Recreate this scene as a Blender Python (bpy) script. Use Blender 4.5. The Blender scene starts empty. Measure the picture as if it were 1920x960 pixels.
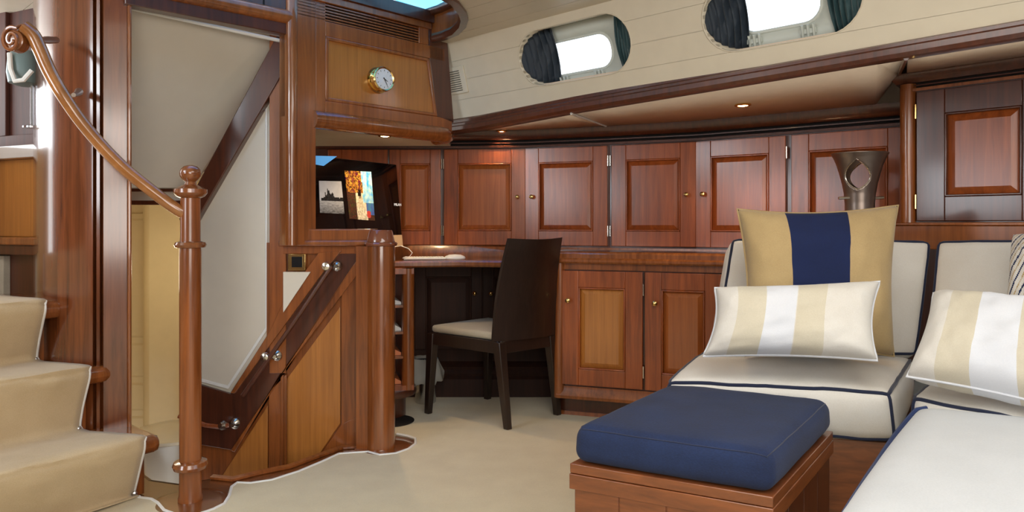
import bpy, bmesh, math, random
from mathutils import Vector as V, noise
random.seed(4)
sc = bpy.context.scene
# ------------------------------------------------------------------ camera
K = 1.1                       # depth scale
F = 1200.0 * K                # focal length in pixels of the 1920 px frame
CZ = 0.96                     # lens height
HY = 420.0                    # horizon row
cd = bpy.data.cameras.new('camera'); cam = bpy.data.objects.new('camera', cd)
sc.collection.objects.link(cam); sc.camera = cam
cam.location = (0, 0, CZ); cam.rotation_euler = (math.radians(90), 0, 0)
cd.sensor_width = 36; cd.lens = 36 * F / 1920; cd.shift_y = -(480 - HY) / 1920
cd.clip_start = 0.02; cd.clip_end = 200
# ------------------------------------------------------------------ world
w = bpy.data.worlds.new('sky'); sc.world = w; w.use_nodes = True
nt = w.node_tree; nt.nodes.clear()
N = nt.nodes.new; L = nt.links.new
tc = N('ShaderNodeTexCoord'); sep = N('ShaderNodeSeparateXYZ'); L(tc.outputs['Generated'], sep.inputs[0])
rp = N('ShaderNodeValToRGB'); L(sep.outputs['Z'], rp.inputs[0])
rp.color_ramp.elements[0].position = .12; rp.color_ramp.elements[0].color = (1, 1, 1, 1)
rp.color_ramp.elements[1].position = .75; rp.color_ramp.elements[1].color = (.16, .42, .85, 1)
e = rp.color_ramp.elements.new(.45); e.color = (.55, .78, 1, 1)
nz = N('ShaderNodeTexNoise'); nz.inputs['Scale'].default_value = 5; nz.inputs['Detail'].default_value = 6
L(tc.outputs['Generated'], nz.inputs['Vector'])
r2 = N('ShaderNodeValToRGB'); L(nz.outputs['Fac'], r2.inputs[0])
r2.color_ramp.elements[0].position = .48; r2.color_ramp.elements[1].position = .62
mx = N('ShaderNodeMix'); mx.data_type = 'RGBA'; L(r2.outputs[0], mx.inputs[0]); L(rp.outputs[0], mx.inputs[6])
mx.inputs[7].default_value = (1, 1, 1, 1)
bg = N('ShaderNodeBackground'); L(mx.outputs[2], bg.inputs[0]); bg.inputs[1].default_value = 3.0
ow = N('ShaderNodeOutputWorld'); L(bg.outputs[0], ow.inputs[0])
sc.view_settings.view_transform = 'Standard'; sc.view_settings.look = 'None'
sc.view_settings.gamma = 1; sc.view_settings.use_curve_mapping = False
sc.view_settings.exposure = 0.12
sc.cycles.use_denoising = True
sc.cycles.max_bounces = 8

def area(name, loc, target, sx, sy, power, col=(1, 1, 1), spread=180):
    l = bpy.data.lights.new(name, 'AREA'); l.shape = 'RECTANGLE'; l.size = sx; l.size_y = sy
    l.energy = power; l.color = col; l.spread = math.radians(spread)
    o = bpy.data.objects.new(name, l); sc.collection.objects.link(o); o.location = loc
    o.rotation_euler = (V(target) - V(loc)).to_track_quat('-Z', 'Y').to_euler(); return o
area('saloon_fill', (0.5, 1.0, 1.86), (0.5, 1.0, 0), 1.1, 1.1, 18, (1, .97, .93))  # unseen soft light added under the ceiling to brighten the saloon
area('aft_overhead_fill', (0.1, -0.9, 1.86), (0.35, 2.6, 0.7), 1.6, 1.0, 31, (1, .95, .88))  # added overhead light behind the camera, no roof opening there
area('companionway_daylight', (-2.2, 1.35, 1.78), (-1.4, 2.6, 1.2), .7, .5, 13, (.86, .94, 1))
area('aft_low_fill', (1.0, -2.2, 1.0), (.5, 3, 1.45), 2.2, .7, 36, (1, .94, .86))  # low fill added behind the camera to lift the soffit
area('companionway_window', (-2.9, 3.0, 1.9), (-1.8, 2.65, 1.6), 1.1, 1.1, 15, (.88, .94, 1))
area('port_side_fill', (-2.6, 0.2, 1.3), (1.2, 2.6, .6), .9, .5, 14, (.9, .95, 1))  # added side fill from out of view, no window is modelled

# ------------------------------------------------------------------ materials
def nodes(name):
    m = bpy.data.materials.new(name); m.use_nodes = True
    return m, m.node_tree, m.node_tree.nodes['Principled BSDF']
def ramp(nt, fac, cols):
    r = nt.nodes.new('ShaderNodeValToRGB'); nt.links.new(fac, r.inputs[0])
    el = r.color_ramp.elements
    el[0].position, el[0].color = cols[0][0], (*cols[0][1], 1)
    el[1].position, el[1].color = cols[-1][0], (*cols[-1][1], 1)
    for p, c in cols[1:-1]:
        k = el.new(p); k.color = (*c, 1)
    return r
def wood(name, dark, light, rough=.3, grain=(28, 28, 1.6), coat=.6, crough=.12):
    m, t, b = nodes(name)
    tc = t.nodes.new('ShaderNodeTexCoord'); mp = t.nodes.new('ShaderNodeMapping')
    mp.inputs['Scale'].default_value = grain; t.links.new(tc.outputs['Object'], mp.inputs[0])
    n1 = t.nodes.new('ShaderNodeTexNoise'); n1.inputs['Scale'].default_value = 1.6
    n1.inputs['Detail'].default_value = 7; n1.inputs['Roughness'].default_value = .62
    n1.inputs['Distortion'].default_value = .5
    t.links.new(mp.outputs[0], n1.inputs['Vector'])
    n2 = t.nodes.new('ShaderNodeTexNoise'); n2.inputs['Scale'].default_value = 1.7; n2.inputs['Detail'].default_value = 3
    t.links.new(tc.outputs['Object'], n2.inputs['Vector'])
    ad = t.nodes.new('ShaderNodeMath'); ad.operation = 'MULTIPLY_ADD'; ad.inputs[1].default_value = .45
    t.links.new(n2.outputs['Fac'], ad.inputs[0])
    sb = t.nodes.new('ShaderNodeMath'); sb.operation = 'MULTIPLY'; sb.inputs[1].default_value = .72
    t.links.new(n1.outputs['Fac'], sb.inputs[0]); t.links.new(sb.outputs[0], ad.inputs[2])
    mid = tuple((a + c) / 2 for a, c in zip(dark, light))
    r = ramp(t, ad.outputs[0], [(.36, dark), (.56, mid), (.76, light)])
    t.links.new(r.outputs[0], b.inputs['Base Color'])
    b.inputs['Roughness'].default_value = rough
    b.inputs['Coat Weight'].default_value = coat; b.inputs['Coat Roughness'].default_value = crough
    bp = t.nodes.new('ShaderNodeBump'); bp.inputs['Strength'].default_value = .06; bp.inputs['Distance'].default_value = .002
    t.links.new(n1.outputs['Fac'], bp.inputs['Height']); t.links.new(bp.outputs[0], b.inputs['Normal'])
    return m
def fabric(name, col, col2=None, scale=260, bump=.25, rough=.9, sheen=.2):
    m, t, b = nodes(name)
    tc = t.nodes.new('ShaderNodeTexCoord')
    mp = t.nodes.new('ShaderNodeMapping'); mp.inputs['Scale'].default_value = (1, 1, 2.2)
    t.links.new(tc.outputs['Object'], mp.inputs[0])
    n = t.nodes.new('ShaderNodeTexNoise'); n.inputs['Scale'].default_value = scale; n.inputs['Detail'].default_value = 3
    t.links.new(mp.outputs[0], n.inputs['Vector'])
    n2 = t.nodes.new('ShaderNodeTexNoise'); n2.inputs['Scale'].default_value = 9; n2.inputs['Detail'].default_value = 4
    t.links.new(tc.outputs['Object'], n2.inputs['Vector'])
    ad = t.nodes.new('ShaderNodeMath'); ad.operation = 'MULTIPLY_ADD'; ad.inputs[1].default_value = .5
    hf = t.nodes.new('ShaderNodeMath'); hf.operation = 'MULTIPLY'; hf.inputs[1].default_value = .5
    t.links.new(n2.outputs['Fac'], hf.inputs[0])
    t.links.new(n.outputs['Fac'], ad.inputs[0]); t.links.new(hf.outputs[0], ad.inputs[2])
    c2 = col2 or tuple(c * .8 for c in col)
    r = ramp(t, ad.outputs[0], [(.35, c2), (.65, col)])
    t.links.new(r.outputs[0], b.inputs['Base Color']); b.inputs['Roughness'].default_value = rough
    b.inputs['Sheen Weight'].default_value = sheen
    bp = t.nodes.new('ShaderNodeBump'); bp.inputs['Strength'].default_value = bump; bp.inputs['Distance'].default_value = .0015
    t.links.new(n.outputs['Fac'], bp.inputs['Height']); t.links.new(bp.outputs[0], b.inputs['Normal'])
    return m
def plain(name, col, rough=.5, metal=0, emis=0, coat=0, noisy=.06, trans=0, ior=1.45):
    m, t, b = nodes(name)
    tc = t.nodes.new('ShaderNodeTexCoord'); n = t.nodes.new('ShaderNodeTexNoise'); n.inputs['Scale'].default_value = 14
    n.inputs['Detail'].default_value = 4
    t.links.new(tc.outputs['Object'], n.inputs['Vector'])
    r = ramp(t, n.outputs['Fac'], [(.3, tuple(c * (1 - noisy) for c in col)), (.7, col)])
    t.links.new(r.outputs[0], b.inputs['Base Color'])
    b.inputs['Roughness'].default_value = rough; b.inputs['Metallic'].default_value = metal
    b.inputs['Coat Weight'].default_value = coat; b.inputs['Transmission Weight'].default_value = trans
    b.inputs['IOR'].default_value = ior
    if emis:
        b.inputs['Emission Color'].default_value = (*col, 1); b.inputs['Emission Strength'].default_value = emis
    return m
MAH = wood('mahogany', (.10, .025, .005), (.36, .105, .022))
MAHR = wood('mahogany_red', (.12, .023, .004), (.42, .098, .019), rough=.32, coat=.5, crough=.18)
MAHD = wood('mahogany_dark', (.035, .009, .004), (.11, .027, .010), rough=.34)
MAHH = wood('mahogany_level', (.08, .021, .006), (.25, .07, .018), grain=(2.2, 2.2, 40))
MAHC = wood('mahogany_gloss', (.10, .027, .006), (.33, .10, .024), rough=.25, coat=1, crough=.05)
TEAK = wood('teak_panel', (.28, .095, .017), (.50, .19, .036), rough=.34, grain=(34, 34, 1.2))
TEAKR = wood('cherry_panel', (.21, .050, .010), (.44, .125, .025), rough=.3, grain=(34, 34, 1.2))
BENCH = wood('bench_wood', (.11, .030, .008), (.31, .092, .024), grain=(5, 5, 30), rough=.36)
WENGE = wood('wenge', (.008, .004, .003), (.028, .013, .009), rough=.35, coat=.2, grain=(60, 60, 2))
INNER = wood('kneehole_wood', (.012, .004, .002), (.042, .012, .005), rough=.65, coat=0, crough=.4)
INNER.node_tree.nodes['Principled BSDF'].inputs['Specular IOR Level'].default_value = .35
FLOORW = wood('floor_wood', (.09, .026, .008), (.24, .075, .02), grain=(3, 26, 3), rough=.25, coat=.8)
CREAM = plain('cream_paint', (.72, .64, .50), .45)
CREAMB = plain('cream_board', (.66, .59, .46), .38, noisy=.05)
SOFFIT = plain('soffit_vinyl', (.72, .58, .44), .55)
WHITEP = plain('white_panel', (.70, .64, .54), .4, noisy=.03)
TRIMW = plain('white_trim', (.86, .85, .82), .35)
CORR = plain('corridor_paint', (.78, .62, .34), .22, noisy=.04, coat=.3)
WHITEF = fabric('white_linen', (.73, .70, .64), (.66, .62, .55))
BEIGEF = fabric('sand_linen', (.66, .60, .47), (.59, .53, .40))
TANF = fabric('tan_cotton', (.50, .36, .17), (.42, .29, .13))
NAVYF = fabric('navy_cotton', (.009, .023, .080), (.005, .012, .045), bump=.35, scale=200, sheen=.05)
NAVYS = fabric('navy_stripe', (.004, .014, .075), (.003, .010, .052), sheen=.03)
PIPE = fabric('navy_piping', (.008, .014, .045), scale=400)
PUREF = fabric('pure_white_cotton', (.74, .75, .78), (.68, .70, .74))
CARPET = fabric('cream_carpet', (.68, .59, .40), (.60, .51, .34), scale=340, bump=.3)
RUNNER = fabric('dust_sheet', (.62, .48, .30), (.52, .39, .23), bump=.15)
SEATF = fabric('seat_fabric', (.44, .38, .28), (.36, .31, .22), rough=.6)
CURT = fabric('navy_curtain', (.012, .026, .045), (.007, .015, .028), rough=.6)
CURTT = fabric('teal_curtain', (.025, .075, .085), (.015, .05, .06), rough=.6)
BLUE = plain('blue_lining', (.03, .22, .62), .35)
BRASS = plain('brass', (.78, .53, .20), .18, 1)
NICKEL = plain('nickel', (.72, .68, .60), .22, 1)
STEEL = plain('steel', (.60, .60, .62), .18, 1)
VASEM = plain('vase_metal', (.25, .20, .17), .32, .85)
PORTM = plain('port_frame_paint', (.62, .66, .61), .45)
BLACK = plain('black_plastic', (.006, .006, .007), .25)
SCREEN = plain('screen_glass', (.003, .003, .004), .06, coat=.5)
GOLDAL = plain('monitor_alloy', (.80, .58, .36), .4, .1)
DIAL = plain('clock_dial', (.82, .84, .84), .5)
VOID = plain('shadow_gap', (.006, .003, .002), .8)
PORC = plain('porcelain', (.82, .74, .55), .12, coat=.6)
BAG = plain('bin_liner', (.45, .44, .40), .35)
PAPER = plain('paper', (.80, .79, .75), .6)
MAG = plain('magazine_cover', (.70, .22, .08), .4)
GREYG = plain('grey_green_vinyl', (.16, .22, .22), .4)
LAMP = plain('lamp_lens', (1, .72, .36), .4, emis=30)
SLOTG = plain('grille_slot', (.10, .09, .07), .7)
gm, gt, gb = nodes('window_glass')
gb.inputs['Roughness'].default_value = .0; gb.inputs['Transmission Weight'].default_value = 1; gb.inputs['IOR'].default_value = 1.05
GLASS = gm
tm_, tt_, tb_ = nodes('tinted_hatch_glass')
tb_.inputs['Roughness'].default_value = .02; tb_.inputs['Transmission Weight'].default_value = 1; tb_.inputs['IOR'].default_value = 1.05; tb_.inputs['Base Color'].default_value = (.16, .42, .62, 1)
TINT = tm_
def vcol(name, emis=0.0):
    m, t, b = nodes(name); a = t.nodes.new('ShaderNodeVertexColor'); a.layer_name = 'Col'
    t.links.new(a.outputs[0], b.inputs['Base Color']); b.inputs['Roughness'].default_value = .2
    if emis:
        t.links.new(a.outputs[0], b.inputs['Emission Color']); b.inputs['Emission Strength'].default_value = emis
    return m
PICT = vcol('screen_picture', .3)

# ------------------------------------------------------------------ helpers
def p2(px, d): return ((px - 960) / 1200 * d, d * K)
def P(px, py, d): return V(((px - 960) / 1200 * d, d * K, CZ - (py - HY) / 1200 * d))
def PZ(px, py, z):           # point of the level z seen at a pixel
    d = (CZ - z) * 1200 / (py - HY); return P(px, py, d)
class Fr:                    # a plane: origin, u to the right, v up, n to the viewer
    def __init__(s, a, b, v=None, z=0):
        s.o = V((a[0], a[1], z)); s.u = V((b[0] - a[0], b[1] - a[1], 0)); s.L = s.u.length; s.u.normalize()
        s.v = V(v).normalized() if v else V((0, 0, 1)); s.n = s.u.cross(s.v).normalized()
    def at(s, u, v, n=0): return s.o + s.u * u + s.v * v + s.n * n
    def hit(s, px, py, n=0):
        d = V(((px - 960) / F, 1, -(py - HY) / F)); c = V((0, 0, CZ)); o = s.o + s.n * n
        t = (o - c).dot(s.n) / d.dot(s.n); q = c + d * t - o; return q.dot(s.u), q.dot(s.v)
class MB:
    def __init__(s): s.v = []; s.f = []; s.m = []
    def add(s, vs, fs, mi=0):
        b = len(s.v); s.v += [V(x) for x in vs]; s.f += [tuple(b + i for i in f) for f in fs]; s.m += [mi] * len(fs); return s
    def box(s, fr, u0, u1, v0, v1, n0, n1, mi=0):
        vs = [fr.at(u, v, n) for n in (n0, n1) for v in (v0, v1) for u in (u0, u1)]
        return s.add(vs, [(0, 1, 3, 2), (4, 6, 7, 5), (0, 4, 5, 1), (2, 3, 7, 6), (0, 2, 6, 4), (1, 5, 7, 3)], mi)
    def prism(s, pts, vec, mi=0):
        n = len(pts); vec = V(vec); vs = [V(p) for p in pts] + [V(p) + vec for p in pts]
        return s.add(vs, [tuple(range(n)), tuple(range(2 * n - 1, n - 1, -1))] + [(i, i + n, (i + 1) % n + n, (i + 1) % n) for i in range(n)], mi)
    def poly(s, fr, pxs, n0, n1, mi=0):   # polygon given in pixels on plane fr at n1, pushed back to n0
        pts = [fr.at(*fr.hit(x, y, n1), n1) for x, y in pxs]
        return s.prism(pts, -fr.n * (n1 - n0), mi)
    def panel(s, fr, u0, u1, v0, v1, n0, n1, sl, mi=0):   # raised panel: rim at n0, field at n1
        a = [fr.at(u, v, n0) for u, v in ((u0, v0), (u1, v0), (u1, v1), (u0, v1))]
        b = [fr.at(u, v, n1) for u, v in ((u0 + sl, v0 + sl), (u1 - sl, v0 + sl), (u1 - sl, v1 - sl), (u0 + sl, v1 - sl))]
        c = [p - fr.n * .012 for p in a]
        return s.add(a + b + c, [(4, 5, 6, 7), (11, 10, 9, 8)] + [(i, (i + 1) % 4, (i + 1) % 4 + 4, i + 4) for i in range(4)] + [(8 + i, 8 + (i + 1) % 4, (i + 1) % 4, i) for i in range(4)], mi)
    def tube(s, pts, r, seg=10, closed=False, mi=0, caps=True, squash=None):
        pts = [V(p) for p in pts]; n = len(pts); rr = r if isinstance(r, (list, tuple)) else [r] * n
        up = None; vs = []
        for i, p in enumerate(pts):
            a = pts[(i - 1) % n] if closed or i > 0 else p; b = pts[(i + 1) % n] if closed or i < n - 1 else p
            t = (b - a).normalized()
            if up is None:
                up = V((0, 0, 1)) if abs(t.z) < .9 else V((1, 0, 0))
            x = t.cross(up); x = x.normalized() if x.length > 1e-6 else V((1, 0, 0)); y = x.cross(t).normalized(); up = y
            for k in range(seg):
                an = 2 * math.pi * k / seg; vs.append(p + (x * math.cos(an) + y * math.sin(an)) * rr[i])
        fs = []
        for i in range(n if closed else n - 1):
            j = (i + 1) % n
            for k in range(seg):
                q = (k + 1) % seg; fs.append((i * seg + k, i * seg + q, j * seg + q, j * seg + k))
        if caps and not closed:
            fs.append(tuple(range(seg - 1, -1, -1))); fs.append(tuple((n - 1) * seg + k for k in range(seg)))
        return s.add(vs, fs, mi)
    def lathe(s, o, prof, axis=(0, 0, 1), seg=24, mi=0, sx=1):
        o = V(o); ax = V(axis).normalized(); h = V((1, 0, 0)) if abs(ax.x) < .8 else V((0, 1, 0))
        x = (h - ax * h.dot(ax)).normalized(); y = ax.cross(x); vs = []
        for r, z in prof:
            for k in range(seg):
                an = 2 * math.pi * k / seg; vs.append(o + ax * z + x * (math.cos(an) * r * sx) + y * (math.sin(an) * r))
        m = len(prof)
        fs = [(i * seg + k, i * seg + (k + 1) % seg, (i + 1) * seg + (k + 1) % seg, (i + 1) * seg + k) for i in range(m - 1) for k in range(seg)]
        fs += [tuple(range(seg - 1, -1, -1)), tuple((m - 1) * seg + k for k in range(seg))]
        return s.add(vs, fs, mi)
    def sweep(s, path, prof, zo=None, mi=0):    # plan path, closed profile (n toward viewer side, z)
        n = len(path); nm = []
        for i in range(n):
            ns = []
            for a, b in ((i - 1, i), (i, i + 1)):
                if 0 <= a and b < n:
                    t = V((path[b][0] - path[a][0], path[b][1] - path[a][1], 0)).normalized(); ns.append(V((t.y, -t.x, 0)))
            m = sum(ns, V((0, 0, 0))).normalized(); nm.append(m / max(.4, m.dot(ns[0])))
        k = len(prof); vs = []
        for i in range(n):
            for q in prof:
                vs.append(V((path[i][0], path[i][1], 0)) + nm[i] * q[0] + V((0, 0, q[1] + (zo[i] if zo else 0))))
        fs = [(i * k + j, (i + 1) * k + j, (i + 1) * k + (j + 1) % k, i * k + (j + 1) % k) for i in range(n - 1) for j in range(k)]
        fs += [tuple(range(k)), tuple((n - 1) * k + j for j in range(k - 1, -1, -1))]
        return s.add(vs, fs, mi)
    def build(s, name, mats, parent=None, bevel=0, merge=False, solid=0, ang=35, base=None, flat=False):
        if not isinstance(mats, (list, tuple)): mats = [mats]
        root = parent
        while root is not None and root.parent is not None: root = root.parent
        if root is not None: org = V(root.location)
        elif base is not None: org = V(base)
        else:
            xs = [p.x for p in s.v]; ys = [p.y for p in s.v]
            org = V(((min(xs) + max(xs)) / 2, (min(ys) + max(ys)) / 2, min(p.z for p in s.v)))
        me = bpy.data.meshes.new(name); me.from_pydata([p - org for p in s.v], [], s.f)
        for m in mats: me.materials.append(m)
        me.polygons.foreach_set('material_index', s.m)
        bm = bmesh.new(); bm.from_mesh(me)
        if merge: bmesh.ops.remove_doubles(bm, verts=bm.verts, dist=1e-5)
        if not flat: bmesh.ops.recalc_face_normals(bm, faces=bm.faces)
        bm.to_mesh(me); bm.free()
        me.polygons.foreach_set('use_smooth', [not flat] * len(me.polygons))
        if not flat: me.set_sharp_from_angle(angle=math.radians(ang))
        o = bpy.data.objects.new(name, me); sc.collection.objects.link(o)
        if parent is None: o.location = org
        else: o.parent = parent
        if solid:
            k = o.modifiers.new('s', 'SOLIDIFY'); k.thickness = abs(solid); k.offset = -1 if solid > 0 else 1
        if bevel:
            k = o.modifiers.new('b', 'BEVEL'); k.width = bevel; k.segments = 2; k.limit_method = 'ANGLE'; k.angle_limit = math.radians(40)
            k.harden_normals = False
        return o
def thing(name, loc, label, cat, group=None):
    o = bpy.data.objects.new(name, None); sc.collection.objects.link(o); o.location = loc; o.empty_display_size = .05
    return tag(o, label, cat, group)
def tag(o, label, cat, group=None):
    o['label'] = label; o['category'] = cat
    if group: o['group'] = group
    return o
def struct(o): o['kind'] = 'structure'; return o
def holder(name):
    o = bpy.data.objects.new(name, None); sc.collection.objects.link(o); o.empty_display_size = .05; return struct(o)
def lab(o, l): o['label'] = l; return o

# ------------------------------------------------------------------ main planes
BKA, BKB = p2(535, 2.70), p2(845, 3.30)             # clock bulkhead
BK = Fr(BKA, BKB)
PIL = p2(245, 2.34)
BL_ = Fr(PIL, BKA)                                   # beam over the stairwell, left part
WA = p2(845, 3.42); WBb = p2(1360, 2.45)
wd = (V((WBb[0], WBb[1], 0)) - V((WA[0], WA[1], 0))).normalized()
def Wpt(s): return (WA[0] + wd.x * s, WA[1] + wd.y * s)
wn = wd.cross(V((0, 0, 1)))
WZ0, CEI, LEAN = 1.50, 1.885, .115
W = Fr(WA, WBb, v=tuple(wn * LEAN + V((0, 0, CEI - WZ0))), z=WZ0)
HV = V((LEAN, CEI - WZ0)).length

# ================================================================== ceiling, cabin side
def planks(nm, par, mat, fmap, u0, u1, strips, holes, gap=.0016, solid=.01, du=.25):
    us = set([u0, u1]); k = int((u1 - u0) / du) + 1
    for i in range(k): us.add(u0 + (u1 - u0) * i / k)
    for h in holes:
        for x, y in h:
            if u0 < x < u1: us.add(x)
    us = sorted(us)
    def span(h, u):
        r = []
        for i in range(len(h)):
            (x0, y0), (x1, y1) = h[i], h[(i + 1) % len(h)]
            if (x0 <= u < x1) or (x1 <= u < x0): r.append(y0 + (y1 - y0) * (u - x0) / (x1 - x0))
        return (min(r), max(r)) if len(r) >= 2 else None
    for t0, t1 in strips:
        a0, a1 = t0 + gap, t1 - gap; mb = MB()
        for ua, ub in zip(us, us[1:]):
            if ub - ua < 1e-6: continue
            e = min(1e-5, (ub - ua) * .2); segs = [((a0, a0), (a1, a1))]
            for h in holes:
                sa, sb = span(h, ua + e), span(h, ub - e)
                if sa is None or sb is None: continue
                new = []
                for (la, lb), (ha, hb) in segs:
                    lo = (min(ha, max(la, sa[0])), min(hb, max(lb, sb[0])))
                    hi = (max(la, min(ha, sa[1])), max(lb, min(hb, sb[1])))
                    if lo[0] - la > 1e-5 or lo[1] - lb > 1e-5: new.append(((la, lb), lo))
                    if ha - hi[0] > 1e-5 or hb - hi[1] > 1e-5: new.append((hi, (ha, hb)))
                segs = new
            for (la, lb), (ha, hb) in segs:
                mb.add([fmap(ua, la), fmap(ub, lb), fmap(ub, hb), fmap(ua, ha)], [(0, 1, 2, 3)])
        if mb.f:
            mb.build(nm, mat, par, merge=True, solid=solid, flat=True)
ceiling = holder('ceiling')
# hatch opening in plan
HP = [p2(805, 3.215), (-.345, 3.155 * K), (-.285, 3.08 * K), (-.243, 2.97 * K), (-.226, 2.87 * K), (-.228, 2.78 * K), (-.25, 2.66 * K), (-.32, 2.53 * K),
      (-.62, 2.20 * K), (-1.10, 1.72 * K), (-1.22, 1.66 * K), (-1.34, 1.68 * K), (-1.44, 1.78 * K), (-1.50, 1.95 * K), p2(245, 2.20)]
cO = V((WA[0], WA[1], 0))
def cmap(z): return lambda u, t: V((0, 0, z)) + cO + wd * u + wn * t
def cinv(p): q = V((p[0], p[1], 0)) - cO; return (q.dot(wd), q.dot(wn))
hb0, hb1 = BK.at(BK.L + .02, 0, -.12), BL_.at(-.05, 0, -.12)
holeC = [cinv(p) for p in HP] + [cinv(hb1), cinv(hb0)]
strips = [(.09 + i * .118, .09 + (i + 1) * .118) for i in range(26)]
planks('plank', ceiling, CREAMB, cmap(CEI), -2.9, 4.2, strips, [holeC], solid=.006)
mb = MB(); 
planks('ceiling_backing', ceiling, SLOTG, cmap(CEI + .008), -3.2, 4.2, [(-.05, 6.2)], [holeC], gap=0, solid=.02, du=1.2)
# hatch well
hatch = thing('hatch', (HP[5][0], HP[5][1], CEI), 'mahogany framed roof hatch with rounded corner and blue sky glass', 'hatch')
MB().sweep(HP, [(0, CEI - .002), (-.002, CEI + .125), (-.02, CEI + .125), (-.02, CEI - .002)]).build('coaming', MAH, hatch, ang=50)
MB().sweep(HP, [(-.03, CEI - .012), (.004, CEI - .016), (.012, CEI - .004), (.012, CEI + .012), (-.03, CEI + .012)]).build('lip', MAHD, hatch, ang=50)
MB().sweep(HP, [(-.02, CEI + .118), (.022, CEI + .118), (.030, CEI + .128), (.030, CEI + .15), (-.02, CEI + .15)]).build('inner_moulding', MAHD, hatch, ang=50)
MB().prism([V((x, y, CEI + .142)) for x, y in HP], (0, 0, .006)).build('glass', TINT, hatch)
m = MB()
for i in (3, 6): 
    a = V((HP[i][0], HP[i][1], CEI + .165)); m.tube([a, a + V((-.35, -.12, .0)), a + V((-.7, -.02, .05))], .012, 8)
m.build('hatch_bar', STEEL, hatch)

# cabin side: tilted cream boards with two port openings
wall_back = holder('wall_back')
def stadium(u0, u1, v0, v1, k=14):
    r = (v1 - v0) / 2; c = (v0 + v1) / 2; pts = []
    for i in range(k + 1):
        a = -math.pi / 2 + math.pi * i / k; pts.append((u1 - r + r * math.cos(a), c + r * math.sin(a)))
    for i in range(k + 1):
        a = math.pi / 2 + math.pi * i / k; pts.append((u0 + r + r * math.cos(a), c + r * math.sin(a)))
    return pts
vb = W.hit(1090, 148)[1]; vt = W.hit(1085, 37)[1]
ports = [(W.hit(973, 108)[0], W.hit(1183, 78)[0], vb, vt)]
vb2 = W.hit(1480, 78)[1]
ports.append((W.hit(1315, 20)[0], W.hit(1619, -12)[0], vb2, vb2 + (vt - vb)))
holesW = [stadium(*p) for p in ports]
vs_ = [(.012 + i * .0985, .012 + (i + 1) * .0985) for i in range(4)]
planks('plank', wall_back, CREAMB, lambda u, t: W.at(u, t, 0), -.02, 3.6, vs_, holesW, solid=.012, gap=.0005)
planks('wall_backing', wall_back, CREAMB, lambda u, t: W.at(u, t, -.006), -.1, 3.6, [(.014, .405)], holesW, gap=0, solid=.02)
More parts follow.
